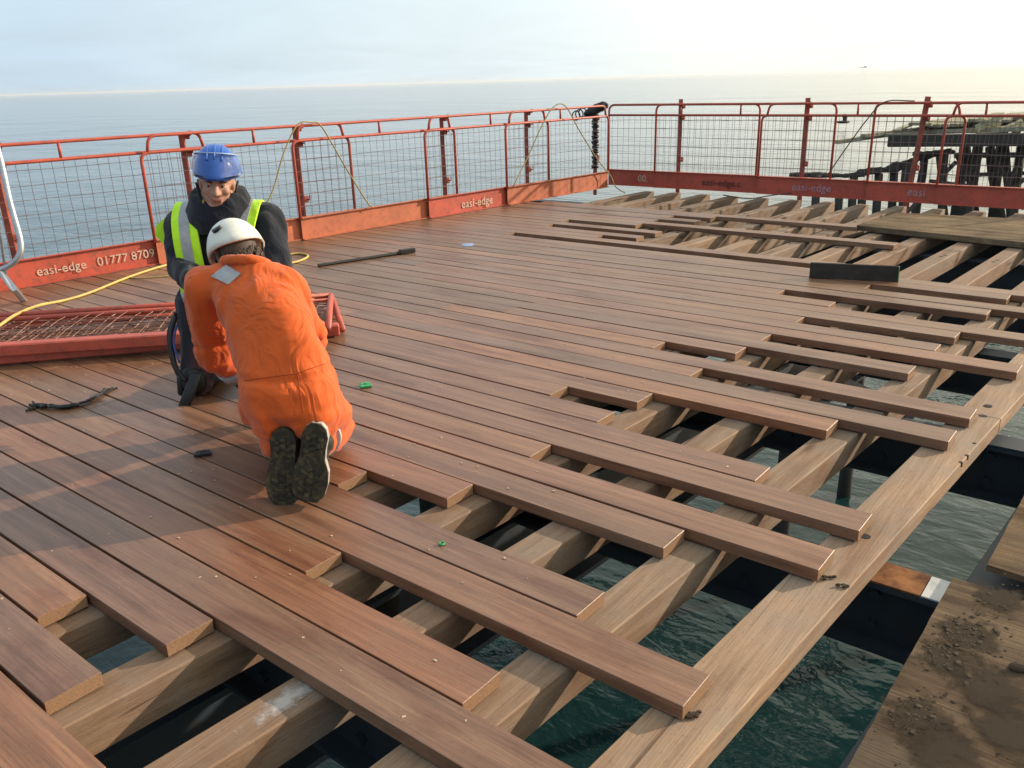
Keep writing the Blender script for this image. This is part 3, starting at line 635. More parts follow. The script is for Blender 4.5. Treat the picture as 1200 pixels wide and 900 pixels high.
# galvanised crowd barrier at the left edge
t = empty('crowd_barrier', ground(10, 345), 'grey galvanised steel barrier cut by the left edge of the photo', 'barrier')
D_ = 6.45; mb = MB()
mb.tube(curve([at(-80, 150, D_), at(-30, 152, D_), at(-9, 162, D_), at(0, 185, D_), at(12, 238, D_), at(24, 282, D_), at(22, 300, D_), at(8, 313, D_), at(-20, 320, D_), at(-90, 330, D_)], 6), .022, 10); mb.build('frame', M['galv'], t, smooth=True)
mb = MB(); mb.tube([at(0, 318, D_), at(16, 338, D_-.03), ground(28, 352)], .024, 6); mb.tube([at(0, 318, D_), ground(-20, 352)], .024, 6); mb.build('foot', M['galv'], t)
mb = MB()
for x in range(-75, 0, 17): mb.tube([at(x-9, 156, D_), at(x+14, 322, D_)], .010, 6)
mb.build('bars', M['galv'], t, smooth=True)

# two red barrier panels lying on the deck
def lying(FRp, BRp, FLp, z, label, seed):
    fr_, br_, fl_ = ground(*FRp, z), ground(*BRp, z), ground(*FLp, z)
    l = (fl_-fr_).normalized(); w_ = (br_-fr_); W = w_.length; w_.normalize(); LEN = 2.9
    t = empty('loose_barrier_panel', V(fr_.x, fr_.y, 0), label, 'safety barrier', 'barrier panels lying on the deck')
    f = lambda s, q: fr_+l*s+w_*q
    mb = MB(); mb.tube([f(.02, 0), f(.02, W-.0)], .022, 8); mb.tube([f(LEN, 0), f(LEN, W)], .022, 8); mb.tube([f(.02, W), f(LEN, W)], .022, 8); mb.tube([f(.14, W-.13), f(LEN-.1, W-.13)], .019, 8)
    mb.build('frame', M['red'], t, smooth=True)
    mb = MB(); c = f(LEN/2+.02, .03); mb.box(c, LEN/2-.02, .045, .038, l, w_, ZZ, .008); mb.build('toe_channel', M['red'], t)
    rnd = random.Random(seed); mb = MB(); s = .12
    while s < LEN:
        bz = rnd.uniform(-.02, .012); mb.tube([f(s+.05, .06)-ZZ*.02, f(s+.02, W*.4)+ZZ*(rnd.uniform(-.02, .02)-.01), f(s-.01, W*.75)+ZZ*bz, f(s-.04, W-.10)+ZZ*(.0+bz)], .0032, 4); s += .085
    q = .12
    while q < W-.1: mb.tube([f(LEN*k/10, q)+ZZ*rnd.uniform(-.03, .01) for k in range(11)], .0032, 4); q += .07
    mb.build('wire_mesh', M['redwire'], t)
    return t
lying((405, 386), (393, 350), (0, 420), .05, 'red wire barrier panel lying flat under another behind the kneeling men', 3)
lying((388, 385), (391, 346), (0, 411), .105, 'red wire barrier panel lying flat on top of another behind the kneeling men', 4)

# ------------------------------------------------------------------ bits on the deck
g = lambda px, py, z=0.: ground(px, py, z)
rope([g(-40, 410, .012), g(0, 381, .135), g(20, 368, .13), g(45, 358, .06), g(75, 352, .012), g(105, 343, .012), g(150, 325, .012), g(190, 312, .012), g(230, 303, .012), g(270, 300, .012), g(300, 305, .012), g(330, 309, .012), g(350, 306, .012), g(361, 300, .012), g(350, 297, .012), g(325, 300, .012)], .0112, M['hose'], 'yellow cable running across the deck behind the two men', 'power_cable', 'cable')
rope([g(145, 325, .006), g(165, 326, .006), g(200, 323, .006), g(230, 318, .006)], .006, M['rope'], 'thin brown cord on the boards beside the yellow cable', 'cord', 'cord')
t = empty('pry_bar', g(430, 304), 'long black bar lying on the boards right of the men', 'bar')
mb = MB(); a, b_ = g(373, 313), g(470, 298); mb.tube([a+ZZ*.014, b_+ZZ*.014], .016, 8); mb.build('shaft', M['black'], t)
mb = MB(); d = (b_-a).normalized(); mb.box(b_+d*.07+ZZ*.024, .085, .028, .022, d, V(-d.y, d.x, 0), ZZ, .006); mb.tube([b_-d*.05+ZZ*.014, b_+ZZ*.02], [.016, .026], 8); mb.build('head', M['black'], t)
def chip(px, py, m_, label, nm, cat, l=.04, w_=.02, h=.006):
    p = g(px, py, .0); mb = MB(); a = (RX*.9+FX*.3).normalized(); b_ = V(-a.y, a.x, 0)
    mb.box(p+ZZ*(h+.002), l, w_*.32, h, a, b_, ZZ, .002); mb.box(p+b_*w_*.75+ZZ*(h+.002), l*.8, w_*.32, h, a, b_, ZZ, .002); mb.box(p+b_*w_*.38+ZZ*(h+.002), l*.3, w_*.3, h, a, b_, ZZ, .002)
    return tag(mb.build(nm, m_), label, cat)
chip(429, 454, M['green'], 'green plastic spacer lying right of the orange coverall', 'plastic_spacer', 'spacer', .032, .05, .006)
mb = MB(); p = g(518, 638); mb.tube([p+V(.010*math.cos(k*.7), .010*math.sin(k*.7), .004) for k in range(10)], .0035, 6); tag(mb.build('plastic_ring', M['green'], smooth=True), 'tiny green plastic ring on a grey brown board', 'ring')
chip(238, 534, M['black'], 'small black clip lying in the shadow left of the boots', 'clip', 'clip', .04, .035, .006)
mb = MB(); mb.ball(g(548, 287)+ZZ*.002, (.07, .09, .005), RX, FX, ZZ, 12, 6); tag(mb.build('plastic_scrap', M['blue']), 'pale blue plastic scrap lying on the far boards', 'scrap')
mb = MB()
for q in range(5):
    pts = [g(32+q*1.5, 483-q*2), g(45, 478), g(55, 476+q), g(75, 478+q*.7), g(95, 474+q*.8), g(115, 466+q*.4), g(135-q*3, 456+q)]
    mb.tube([p+ZZ*(.008+.003*q)+V(random.uniform(-.012, .012), random.uniform(-.012, .012), 0) for p in curve(pts, 4)], [.006 if k not in (4, 5, 6, 7, 12, 13, 14) else .010 for k in range(25)], 5)
tag(mb.build('frayed_cord', M['black']), 'frayed black cord lying on the boards at the left', 'cord')

# ------------------------------------------------------------------ far things: ruined pier, buoy, ship
t = empty('ruined_pier', at(1150, 255, 30), 'ruined dark timber pier standing in the sea at the right', 'ruined pier')
def slab(poly, thick, m_, nm):
    mb = MB(); mb.prism([p for p in poly], V(0, 0, -thick)); o = mb.build(nm, m_, t); return o
rnd = random.Random(5)
edge = [at(1043, 157, 30), at(1075, 154, 29.8), at(1090, 152, 30.2), at(1120, 151, 29.6), at(1150, 150, 29.8), at(1180, 149, 29), at(1290, 145, 28)]
slab(edge+[at(1290, 124, 34), at(1205, 131, 34), at(1160, 135, 34.4), at(1130, 141, 34), at(1105, 143, 34.3), at(1085, 148, 33), at(1062, 153, 31.5)], .16, M['grey_timber'], 'deck_slab')
mb = MB()
for i in range(16):
    x = 1070+i*11+rnd.uniform(-4, 4); f_ = rnd.uniform(0, .5); a = at(x, 151-(x-1070)*.055-f_*4, 29.9); b_ = at(x+rnd.uniform(25, 45), 144-(x-1070)*.10, 33.5)
    d = (b_-a).normalized(); mb.box((a+b_)/2+ZZ*rnd.uniform(.03, .12), (b_-a).length/2, rnd.uniform(.12, .22), .05, d, ZZ.cross(d).normalized(), ZZ)
mb.build('loose_planks', M['grey_timber'], t).color = (.8, .78, .7, 1)
mb = MB()
for i in range(46):
    x = rnd.uniform(1148, 1290); y = rnd.uniform(141, 158)-(x-1148)*.04; h_ = rnd.uniform(.05, .2)
    d = (RX+ZZ*rnd.uniform(-.5, .5)+FX*rnd.uniform(-.3, .3)).normalized(); mb.box(at(x, y, 29.3+rnd.random()*.6), rnd.uniform(.1, .45), .06, h_*.6, d, ZZ.cross(d).normalized(), d.cross(ZZ.cross(d).normalized()))
mb.build('splintered_edge', M['grey_timber'], t).color = (1.5, 1.45, 1.25, 1)
mb = MB()
for (x0, y0, x1, y1, w_) in ((980, 166.5, 1105, 148, .11), (1012, 159, 1080, 151, .09), (1050, 153, 1069, 145, .04), (1040, 159, 1090, 149, .10)):
    a, b_ = at(x0, y0, 30), at(x1, y1, 31); d = (b_-a).normalized(); mb.box((a+b_)/2, (b_-a).length/2, .13, w_*.6, d, ZZ.cross(d).normalized(), ZZ)
mb.build('hanging_plank', M['grey_timber'], t)
mb = MB(); a, b_ = at(1041, 165, 29.9), at(1300, 163, 28); d = (b_-a).normalized(); mb.box((a+b_)/2, (b_-a).length/2, .2, .20, d, ZZ.cross(d), ZZ); mb.build('fascia_beam', M['dark_timber'], t)
mb = MB(); a, b_ = at(1118, 182, 31), at(1300, 181, 29); d = (b_-a).normalized(); mb.box((a+b_)/2, (b_-a).length/2, .2, .08, d, ZZ.cross(d), ZZ); mb.build('lower_beam', M['dark_timber'], t)
WAT = lambda p: V(p.x, p.y, SEA_Z-.1)
tops = [(1063, 194, -6), (1084, 180, -14), (1100, 177, 8), (1108, 176, -6), (1130, 172, -12), (1133, 172, 12), (1146, 172, -16), (1160, 172, 14), (1172, 172, -10), (1178, 172, 8), (1197, 172, -12), (1206, 172, 6), (1222, 172, -6)]
for i, (x, y, dx_) in enumerate(tops):
    dd = 30.5+(i % 3)*.8; a = at(x, y, dd); b_ = at(x+dx_, 268, dd); q = rnd.uniform(.12, .17); mb = MB(); mb.tube([a, a.lerp(b_, .3)+RX*rnd.uniform(-.05, .05), a.lerp(b_, .65), b_], [q, q*1.08, q*1.1, q*1.2], 8); mb.build('pile', M['dark_timber'], t, smooth=True)
for (x0, y0, x1, y1) in ((1062, 250, 1120, 190), (1112, 240, 1150, 180), (1160, 176, 1200, 245), (1130, 205, 1230, 202), (1090, 212, 1135, 218), (1198, 180, 1168, 245), (1180, 225, 1215, 200), (1120, 180, 1142, 225)):
    a, b_ = at(x0, y0, 30), at(x1, y1, 30.3); mb = MB(); mb.tube([a, b_], .075, 6); mb.build('brace', M['dark_timber'], t)
mb = MB()
lp = [(925, 205), (960, 205), (990, 206), (1015, 203), (1045, 197), (1062, 191), (1085, 184), (1115, 177)]
mb.tube(curve([at(x, y, 31) for x, y in lp], 5), [.08+.09*abs(noise.noise(V(k*.9, 0, 0))) for k in range(36)], 7)
for k in range(22):
    q = rnd.uniform(2.5, 6.8); i = int(q); x = lp[i][0]+(lp[i+1][0]-lp[i][0])*(q-i); y = lp[i][1]+(lp[i+1][1]-lp[i][1])*(q-i); mb.ball(at(x, y+rnd.uniform(-3, 3), 30.7), (rnd.uniform(.1, .34), .15, rnd.uniform(.06, .15)), RX, FX, ZZ, 7, 5)
mb.tube([at(1070, 180, 30.4), at(1118, 178, 30.4)], .09, 6)
remesh(mb, 'fallen_timbers', M['dark_timber'], t, .05, 1, .03, 3)
mb = MB()
for x, y0, y1 in ((958, 206, 262), (1001, 205, 262), (1012, 212, 262), (1048, 198, 262), (985, 212, 262), (1030, 204, 262)): mb.tube([at(x, y0, 31), at(x-4, y1, 31)], .15, 7)
mb.build('broken_piles', M['dark_timber'], t, smooth=True)
t = empty('buoy', at(988, 143, 88), 'small dark buoy floating on the sea beyond the far fence', 'buoy')
mb = MB(); p = at(988, 143, 88); mb.ball(p, (.75, .5, .16), RX, FX, ZZ, 10, 6); mb.tube([p-RX*.9+ZZ*.05, p+RX*.6+ZZ*.05], .08, 6); mb.build('float', M['black'], t)
mb = MB(); mb.tube([p+RX*.15, p+RX*.15+ZZ*.5], .22, 8); mb.ball(p+RX*.1+ZZ*.58, .26, n=8, m_=6); mb.build('marker', M['black'], t)
t = empty('ship', at(1012, 79.5, 4200), 'tiny ship on the horizon at upper right', 'ship')
p = at(1012, 79.5, 4200); mb = MB(); mb.prism([p-RX*16, p-RX*19+ZZ*3, p+RX*19+ZZ*3.5, p+RX*17], FX*10); mb.build('hull', M['hull'], t)
mb = MB(); mb.box(p+RX*9+ZZ*5.5+FX*5, 5, 4, 2.5, RX, FX, ZZ); mb.tube([p-RX*8+ZZ*3+FX*5, p-RX*8+ZZ*8+FX*5], .6, 5); mb.build('bridge', M['hull'], t)

# ------------------------------------------------------------------ people
def frame(o, r_, f_):
    return lambda a, b, c: o+r_*a+f_*b+ZZ*c
def hand(mb, wrist, d, side, palm_n, sc=1.14, curl=.5):
    """palm, four bent fingers and a thumb as tapered capsules"""
    d = Vector(d).normalized(); n_ = Vector(palm_n); n_ = (n_-d*n_.dot(d)).normalized(); s_ = d.cross(n_)*side
    for k, (o_, l) in enumerate(((-.032, .068), (-.011, .078), (.011, .073), (.031, .058))):
        a = wrist+d*.085*sc+s_*o_*sc; mb.cap(wrist+d*.015*sc+s_*o_*.6*sc, a, .014*sc, .011*sc, 8)
        d1 = (d*math.cos(curl)+n_*math.sin(curl)); d2 = (d*math.cos(curl*2.2)+n_*math.sin(curl*2.2))
        b_ = a+d1*l*.55*sc; mb.cap(a, b_, .0095*sc, .0085*sc, 8); mb.cap(b_, b_+d2*l*.5*sc, .0085*sc, .007*sc, 8)
    a = wrist+d*.03*sc-s_*.03*sc; b_ = a+(d*.7-s_*.7+n_*.3).normalized()*.045*sc; mb.cap(a, b_, .013*sc, .011*sc, 8); mb.cap(b_, b_+(d*.9+n_*.5).normalized()*.035*sc, .0105*sc, .0085*sc, 8)
def head(mb, c, fwd, up, k=1.14, nx=1.):
    """skull, jaw, nose, brow, cheeks, ears; c is the middle of the head"""
    f = Vector(fwd).normalized(); u = Vector(up); u = (u-f*u.dot(f)).normalized(); r_ = f.cross(u)
    P = lambda x, y, z: c+r_*x*k*nx+f*y*k+u*z*k
    mb.ball(P(0, -.012, .03), (.076*k*nx, .094*k, .088*k), r_, f, u, 18, 12)
    mb.ball(P(0, .028, -.03), (.062*k*nx, .062*k, .078*k), r_, f, u, 16, 10)
    mb.ball(P(0, .050, -.082), (.036*k, .034*k, .030*k), r_, f, u, 12, 8)
    mb.cap(P(-.052, .0, -.055), P(-.02, .06, -.09), .024*k, .020*k); mb.cap(P(.052, .0, -.055), P(.02, .06, -.09), .024*k, .020*k)
    mb.cap(P(-.036, .074, .022), P(.036, .074, .022), .013*k, .013*k)
    for s_ in (-1, 1): mb.ball(P(.040*s_, .062, -.022), (.022*k, .022*k, .020*k), r_, f, u, 10, 7)
    mb.cap(P(0, .086, .014), P(0, .107, -.026), .009*k, .0135*k)
    for s_ in (-1, 1): mb.ball(P(.014*s_, .094, -.029), (.010*k, .012*k, .008*k), r_, f, u, 8, 6)
    mb.cap(P(-.018, .083, -.060), P(.018, .083, -.060), .011*k, .011*k)
    for s_ in (-1, 1):
        mb.ball(P(.074*s_, -.008, -.012), (.010*k, .020*k, .033*k), r_, f, u, 10, 7)
    return P, r_, f, u

# ---- orange man, kneeling with his back to the camera
O1 = ground(338, 590); G = frame(O1, RX, FX)
man = empty('person', G(.02, .25, 0), 'person in orange coverall and white helmet kneeling with back to camera', 'person')
sh_l, sh_r = G(-.375, .47, .80), G(-.03, .40, .80); el_l, el_r = G(-.445, .62, .455), G(.0, .62, .53)
wr_l, wr_r = G(-.39, .75, .33), G(-.10, .90, .22); neck = G(-.175, .47, .90)
hp_l, hp_r = G(-.095, .22, .37), G(.11, .21, .37); kn_l, kn_r = G(-.175, .60, .10), G(.085, .55, .11); an_l, an_r = G(-.06, .15, .20), G(.115, .13, .215)
fd = (FX*.72-RX*.28+ZZ*-.72).normalized(); hc = G(-.262, .59, .915)
mb = MB()
mb.cap(G(.02, .22, .40), G(-.07, .35, .62), .12, .11); mb.cap(G(-.07, .35, .62), G(-.17, .44, .76), .11, .10); mb.cap(G(-.19, .49, .83), hc, .056, .060)
for a, b_, c in ((sh_l, el_l, wr_l), (sh_r, el_r, wr_r)): mb.cap(a, b_, .055, .045); mb.cap(b_, c, .045, .032)
for a, b_, c in ((hp_l, kn_l, an_l), (hp_r, kn_r, an_r)): mb.cap(a, b_, .075, .055); mb.cap(b_, c, .055, .042)
hand(mb, wr_l+(wr_l-el_l).normalized()*.02, (RX*.35+FX*.5-ZZ*.75), 1, (RX*.6-FX*.2), 1.14, .45)
hand(mb, wr_r, (FX*.5-ZZ*.8), -1, (-RX*.6-FX*.2), 1.14, .45)
Ph, hr, hf, hu = head(mb, hc, fd, (ZZ*.62+FX*.75-RX*.50))
remesh(mb, 'body', M['skin'], man, .011, 3)
# coverall: torso, sleeves and legs in one cloth
mb = MB()
SA = (RX*.96+FX*-.28).normalized()
def ring(r_, f, z, rx, ry, ax=None, tilt=.25): 
    a = ax or RX; ay = (FX-ZZ*tilt).normalized(); return (G(r_, f, z), rx, ry, a, ay)
mb.loft([ring(.02, .16, .275, .15, .11), ring(.018, .15, .34, .20, .155), ring(.008, .17, .43, .208, .17), ring(-.012, .215, .53, .198, .155), ring(-.062, .28, .64, .205, .155, SA), ring(-.112, .345, .74, .216, .15, SA), ring(-.155, .40, .82, .20, .125, SA), ring(-.175, .435, .865, .14, .095, SA), ring(-.185, .455, .895, .092, .08, SA)], 24, 2.3)
for a, b_, c in ((sh_l, el_l, wr_l), (sh_r, el_r, wr_r)):
    mb.cap(a, b_, .096, .084); mb.cap(a.lerp(b_, .55), b_, .088, .086); mb.cap(b_, c, .082, .062)
mb.cap(G(-.17, .43, .86), sh_l, .08, .09); mb.cap(G(-.14, .42, .86), sh_r, .08, .09)
mb.cap(hp_l, kn_l, .125, .095); mb.cap(G(.105, .20, .37), kn_r, .118, .092); mb.cap(G(.09, .12, .36), G(.10, .12, .33), .115, .11); mb.cap(G(-.05, .13, .36), G(-.05, .13, .33), .11, .11)
mb.cap(kn_l, an_l, .095, .068); mb.cap(kn_r, an_r, .098, .07); mb.cap(G(.115, .26, .28), G(.115, .42, .20), .10, .095)
def cov_disp(p):
    q = p+wl(man)/S-O1; z = q.z; h = 0
    b = math.exp(-((z-.515)/.014)**2)*-.009                                   # waist seam
    n1 = noise.noise(Vector((q.dot(RX)*16, q.dot(FX)*3, z*3.2)));  h += .011*n1*max(0, min(1, (.78-z)*5))*max(0, min(1, (z-.5)*9))   # hanging folds
    n2 = noise.noise(Vector((q.dot(RX)*7, q.dot(FX)*7, z*26))); h += .014*n2*max(0, min(1, (.47-z)*8))      # creases at thighs
    return b+h
cov = remesh(mb, 'coverall', M['coverall'], man, .0105, 8, .013, 6.0, True, cov_disp)
# collar roll
mb = MB(); cc = G(-.19, .455, .900); ax = (RX*.96-FX*.25).normalized(); ay = (FX*.9-ZZ*.35).normalized()
mb.tube([cc+ax*.098*math.cos(k*math.pi/10)+ay*.080*math.sin(k*math.pi/10)+ZZ*.004 for k in range(21)], .024, 8); remesh(mb, 'collar', M['coverall'], man, .01, 3, .006, 10)
# centre back seam and yoke are pressed lines; reflective patches
def patch(p0, n_, ax, hx, hy, nm, thick=.012):
    n_ = Vector(n_).normalized(); a = Vector(ax); a = (a-n_*a.dot(n_)).normalized(); b_ = n_.cross(a); mb = MB()
    for i in range(5):
        pass
    mb.box(p0, hx, hy, thick, a, b_, n_, .004); return mb.build(nm, M['refl'], man, smooth=False)
def band(a, b_, r_, w_, nm, m_=None, par=None, ex=0.):
    a, b_ = Vector(a), Vector(b_); d = (b_-a).normalized(); mb = MB(); x = d.cross(ZZ).normalized(); y = d.cross(x)
    mb.loft([(a-d*w_, r_*.97, r_*.97, x, y), (a-d*w_*.96, r_, r_, x, y), (a+d*w_*.96, r_*.985, r_*.985, x, y), (a+d*w_, r_*.95, r_*.95, x, y)], 20)
    return mb.build(nm, m_ or M['refl'], par or man, smooth=True)
# tape and seams follow the coverall's real surface
from mathutils.bvhtree import BVHTree
cw = wl(cov)
bv = BVHTree.FromPolygons([(v.co+cw)/S for v in cov.data.vertices], [tuple(p.vertices) for p in cov.data.polygons])
def onto(px, py, lift=.004):
    d = ray(px, py).normalized(); h, n_, i, di = bv.ray_cast(CAM, d)
    return (h+n_*lift, n_) if h else (at(px, py, 3.6), -d)
def draped(c00, c10, c11, c01, nm, m_, par, n=8, th=.006):
    vs = []; fs = []
    for lf_ in (0, 1):
        for i in range(n+1):
            for j in range(n+1):
                u_, v_ = i/n, j/n
                px = (c00[0]*(1-u_)+c10[0]*u_)*(1-v_)+(c01[0]*(1-u_)+c11[0]*u_)*v_; py = (c00[1]*(1-u_)+c10[1]*u_)*(1-v_)+(c01[1]*(1-u_)+c11[1]*u_)*v_
                vs.append(onto(px, py, th if lf_ else -.004)[0])
    k = (n+1)*(n+1)
    for o_ in (0, k):
        for i in range(n):
            for j in range(n): a_ = o_+i*(n+1)+j; fs.append((a_, a_+1, a_+n+2, a_+n+1))
    for i in range(n):
        for (p_, q_) in ((i, i+1), (n*(n+1)+i, n*(n+1)+i+1), (i*(n+1), (i+1)*(n+1)), (i*(n+1)+n, (i+1)*(n+1)+n)): fs.append((p_, q_, k+q_, k+p_))
    mb = MB(); mb._a(vs, fs); return mb.build(nm, m_, par)
draped((266, 311), (283, 321), (268, 334), (248, 324), 'shoulder_tape', M['refl'], man)
def seam(pts, nm):
    mb = MB(); P = [onto(*q, .0006)[0] for q in pts]; mb.tube(P, .0019, 5); return mb.build(nm, M['seam'], man, smooth=True)
def lerp_px(a_, b_, n): return [(a_[0]+(b_[0]-a_[0])*i/n, a_[1]+(b_[1]-a_[1])*i/n) for i in range(n+1)]
seam(lerp_px((287, 446), (345, 438), 14)+lerp_px((349, 437), (384, 425), 10), 'waist_seam')
seam(lerp_px((349, 440), (355, 484), 10), 'seat_seam')
band(wr_l.lerp(el_l, .20), el_l, .083, .028, 'cuff_tape')
band(an_r.lerp(kn_r, .25), kn_r, .083, .020, 'ankle_tape'); band(an_l.lerp(kn_l, .25), kn_l, .081, .020, 'ankle_tape')
# boots, soles to the camera
def boot(x, z0, tilt, L_, side, out_=0.):
    b0 = empty_part('boot', man, G(x, .0, 0)); U_ = (ZZ*math.cos(tilt)+RX*math.sin(tilt)+FX*.10).normalized(); sR = U_.cross(-FX).normalized(); nB = sR.cross(U_).normalized()
    if nB.dot(FX) > 0: nB = -nB
    base = G(x, out_, z0)
    prof = [(0, .030), (.03, .052), (.08, .060), (.13, .057), (.18, .045), (.22, .043), (.27, .046), (.305, .036), (.325, .016)]
    k = L_/.325
    pts = [(w_+(.006 if h < .15 else 0), h*k) for h, w_ in prof]+[(-w_, h*k) for h, w_ in prof[::-1]]
    mb = MB(); mb.prism([base+sR*a*1.12+U_*b_+nB*.0 for a, b_ in pts], -nB*.032); o = mb.build('midsole', M['midsole'] if side > 0 else M['boot'], b0)
    mb = MB(); mb.prism([base+sR*a*1.13+U_*b_*1.0+nB*.012 for a, b_ in pts], -nB*.012)
    for i in range(11):                                  # tread lugs
        h = .022+i*.028*k*.98
        if .155 < h < .20 or h > .292: continue
        wd = .050 if h < .16 else .040
        for s_ in (-1, 0, 1):
            c = base+U_*(h+(.006 if s_ == 0 else -.004))+sR*s_*wd*.62+nB*.0145
            mb.box(c, .013, .0085, .0035, (sR+U_*.35*s_).normalized(), (U_-sR*.35*s_).normalized(), nB, .002)
    mb.build('sole', M['sole'], b0)
    mb = MB()
    mb.loft([(base-nB*.03+U_*(h*k), w_*1.05, .03, sR, nB) for h, w_ in prof], 16)
    mb.loft([(base-nB*(.028+.02*q)+U_*(h*k), w_, d_, sR, nB) for q, (h, w_, d_) in enumerate(((.01, .03, .02), (.05, .054, .045), (.12, .055, .06), (.19, .048, .075), (.26, .046, .08), (.315, .03, .05)))], 16)
    mb.cap(base-nB*.09+U_*.22*k, base-nB*.17+U_*.19*k, .056, .06)
    remesh(mb, 'upper', M['boot'], b0, .009, 4, .003, 14)
def empty_part(name, parent, loc):
    """a tiny core mesh that carries a part's own pieces"""
    mb = MB(); mb.ball(Vector(loc)+FX*.06+ZZ*.12, .02, n=8, m_=5); return mb.build(name, M['boot'], parent)
boot(-.022, .0, .10, .325, -1); boot(.088, .03, .20, .33, 1, -.035)
# hair and helmet
mb = MB()
mb.ball(Ph(0, -.045, -.005), (.084, .082, .085), hr, hf, hu, 14, 9)
for i in range(150):
    a = random.uniform(-1.5, 1.5); st = Ph(.075*math.sin(a), -.02-.075*math.cos(a), random.uniform(-.045, .0)); mb.tube([st, st-hu*.03-hf*.012*math.cos(a)+hr*random.uniform(-.01, .01), st-hu*.055-hf*.004+hr*random.uniform(-.014, .014)], [.006, .005, .002], 4)
mb.build('hair', M['hair'], man, smooth=True)
def helmet(P_, r_, f, u, k, mcol, parent, peak=.03, holes=(), low=-.01, top=.128, ribs=True):
    """hollow climbing-type shell: outer dome, rim, inner shadow liner"""
    hb = MB(); rings_o = []
    n = 28
    def pt(a, t, infl=0.):
        # a round the head (0 = front), t 0..1 from rim to crown
        fr_ = math.cos(a); rx, ry, rz = .104+infl, (.128 if fr_ > 0 else .130)+infl, top+infl
        rim = low+(.012*fr_)-.026*max(0, -fr_)**2+.0*math.sin(a)
        ph = t*math.pi/2; cr = math.cos(ph)**.85
        z = rim+(rz-rim)*math.sin(ph)**.95+.012
        flare = (1+.05*(1-t)**4)
        y = ry*cr*fr_*flare-.004+(peak*max(0, fr_)**3*(1-t)**3)
        return P_(rx*cr*math.sin(a)*flare/1., y/1., z/1.)
    vs = []; fs = []; T = 10
    for inner in (0, 1):
        for i in range(T+1):
            t = i/T*.985
            for k_ in range(n): vs.append(pt(2*math.pi*k_/n, t, -.010*inner))
    for inner in (0, 1):
        o_ = inner*(T+1)*n
        for i in range(T):
            for k_ in range(n): j = (k_+1) % n; fs.append((o_+i*n+k_, o_+i*n+j, o_+i*n+n+j, o_+i*n+n+k_))
        fs.append(tuple(o_+T*n+k_ for k_ in range(n)))
    o_ = (T+1)*n
    for k_ in range(n): j = (k_+1) % n; fs.append((k_, j, o_+j, o_+k_))
    hb._a(vs, fs); shell = hb.build('helmet', mcol, parent, smooth=True)
    rb = MB() if ribs else None
    if ribs:                                             # raised ribs over the crown
      for a0 in (math.pi/2, math.pi/2-.42, math.pi/2+.42):
        pts = [pt(a0, t*.08+.2, -.001) for t in range(10)]+[pt(-a0, .92-t*.08, -.001) for t in range(10)]
        pts = [pt(a_, t_, -.002) for a_, t_ in [(a0-math.pi/2 if False else 0, .45+.06*q) for q in range(9)]+[(math.pi, .93-.06*q) for q in range(12)]]
        sh_ = fr_off = (a0-math.pi/2)*.085
        rb.tube([p+r_*sh_ -u*abs(sh_)*.12 for p in pts], .006, 6)
      rb.build('rib', mcol, shell, smooth=True)
    if holes:
        vb = MB()
        for (a, t) in holes:
            c = pt(a, t, .0); c2 = pt(a, t, .006); n_ = (c2-c).normalized(); s_ = (pt(a+.1, t)-c).normalized(); q_ = n_.cross(s_)
            poly = [c+n_*.003+s_*(.026*math.cos(x))+q_*(.024*max(0, math.sin(x))) for x in [i*math.pi/8 for i in range(9)]]
            vb.prism([p_+n_*.004 for p_ in poly], -n_*.012)
        vb.build('vent', M['black'], shell)
    return shell, pt
def strap(P_, par, m_=None):
    sb = MB()
    for s_ in (-1, 1): sb.tube([P_(.092*s_, .03, .0), P_(.083*s_, .02, -.05), P_(.055*s_, .045, -.105), P_(0, .055, -.122)], .006, 5); sb.tube([P_(.092*s_, -.06, -.01), P_(.083*s_, .02, -.05)], .006, 5)
    return sb.build('chin_strap', M['black'], par, smooth=True)
hs1, _ = helmet(Ph, hr, hf, hu, 1.14, M['whitehat'], man, .015, ((-2.55, .36),), .0, .128, False)
strap(Ph, hs1)

# ---- man in black with hi-vis vest, kneeling upright and facing the camera
O2 = ground(252, 462); B = frame(O2, RX, FX)
pal = empty('person', B(0, .1, 0), 'person in blue helmet and yellow vest kneeling upright and smiling at camera', 'person')
hc2 = B(.172, .02, 1.152); f2 = (-FX*.93+RX*.22-ZZ*.16).normalized(); u2 = (ZZ+RX*.10).normalized()
s2l, s2r = B(-.065, .12, .925), B(.365, .12, .925); e2l, e2r = B(-.072, .0, .72), B(.435, -.02, .68); w2l, w2r = B(.09, -.26, .68), B(.24, -.30, .52)
h2l, h2r = B(-.06, .12, .50), B(.16, .12, .50); k2l, k2r = B(-.085, .0, .085), B(.20, .02, .085); a2l, a2r = B(-.07, .45, .08), B(.19, .45, .08)
mb = MB(); mb.cap(B(.07, .13, .52), B(.13, .13, .84), .13, .14); mb.cap(B(.14, .11, .90), hc2-u2*.03, .066, .062)
for a, b_, c in ((s2l, e2l, w2l), (s2r, e2r, w2r)): mb.cap(a, b_, .055, .045); mb.cap(b_, c, .045, .032)
for a, b_, c in ((h2l, k2l, a2l), (h2r, k2r, a2r)): mb.cap(a, b_, .08, .058); mb.cap(b_, c, .055, .04)
hand(mb, w2l, (-FX*.6-ZZ*.7), 1, (RX*.7), 1.14, .45); hand(mb, w2r, (-FX*.6-ZZ*.7), -1, (-RX*.7), 1.14, .45)
Pf, fr2, ff2, fu2 = head(mb, hc2, f2, u2, 1.14, .94)
remesh(mb, 'body', M['skin'], pal, .0075, 2)
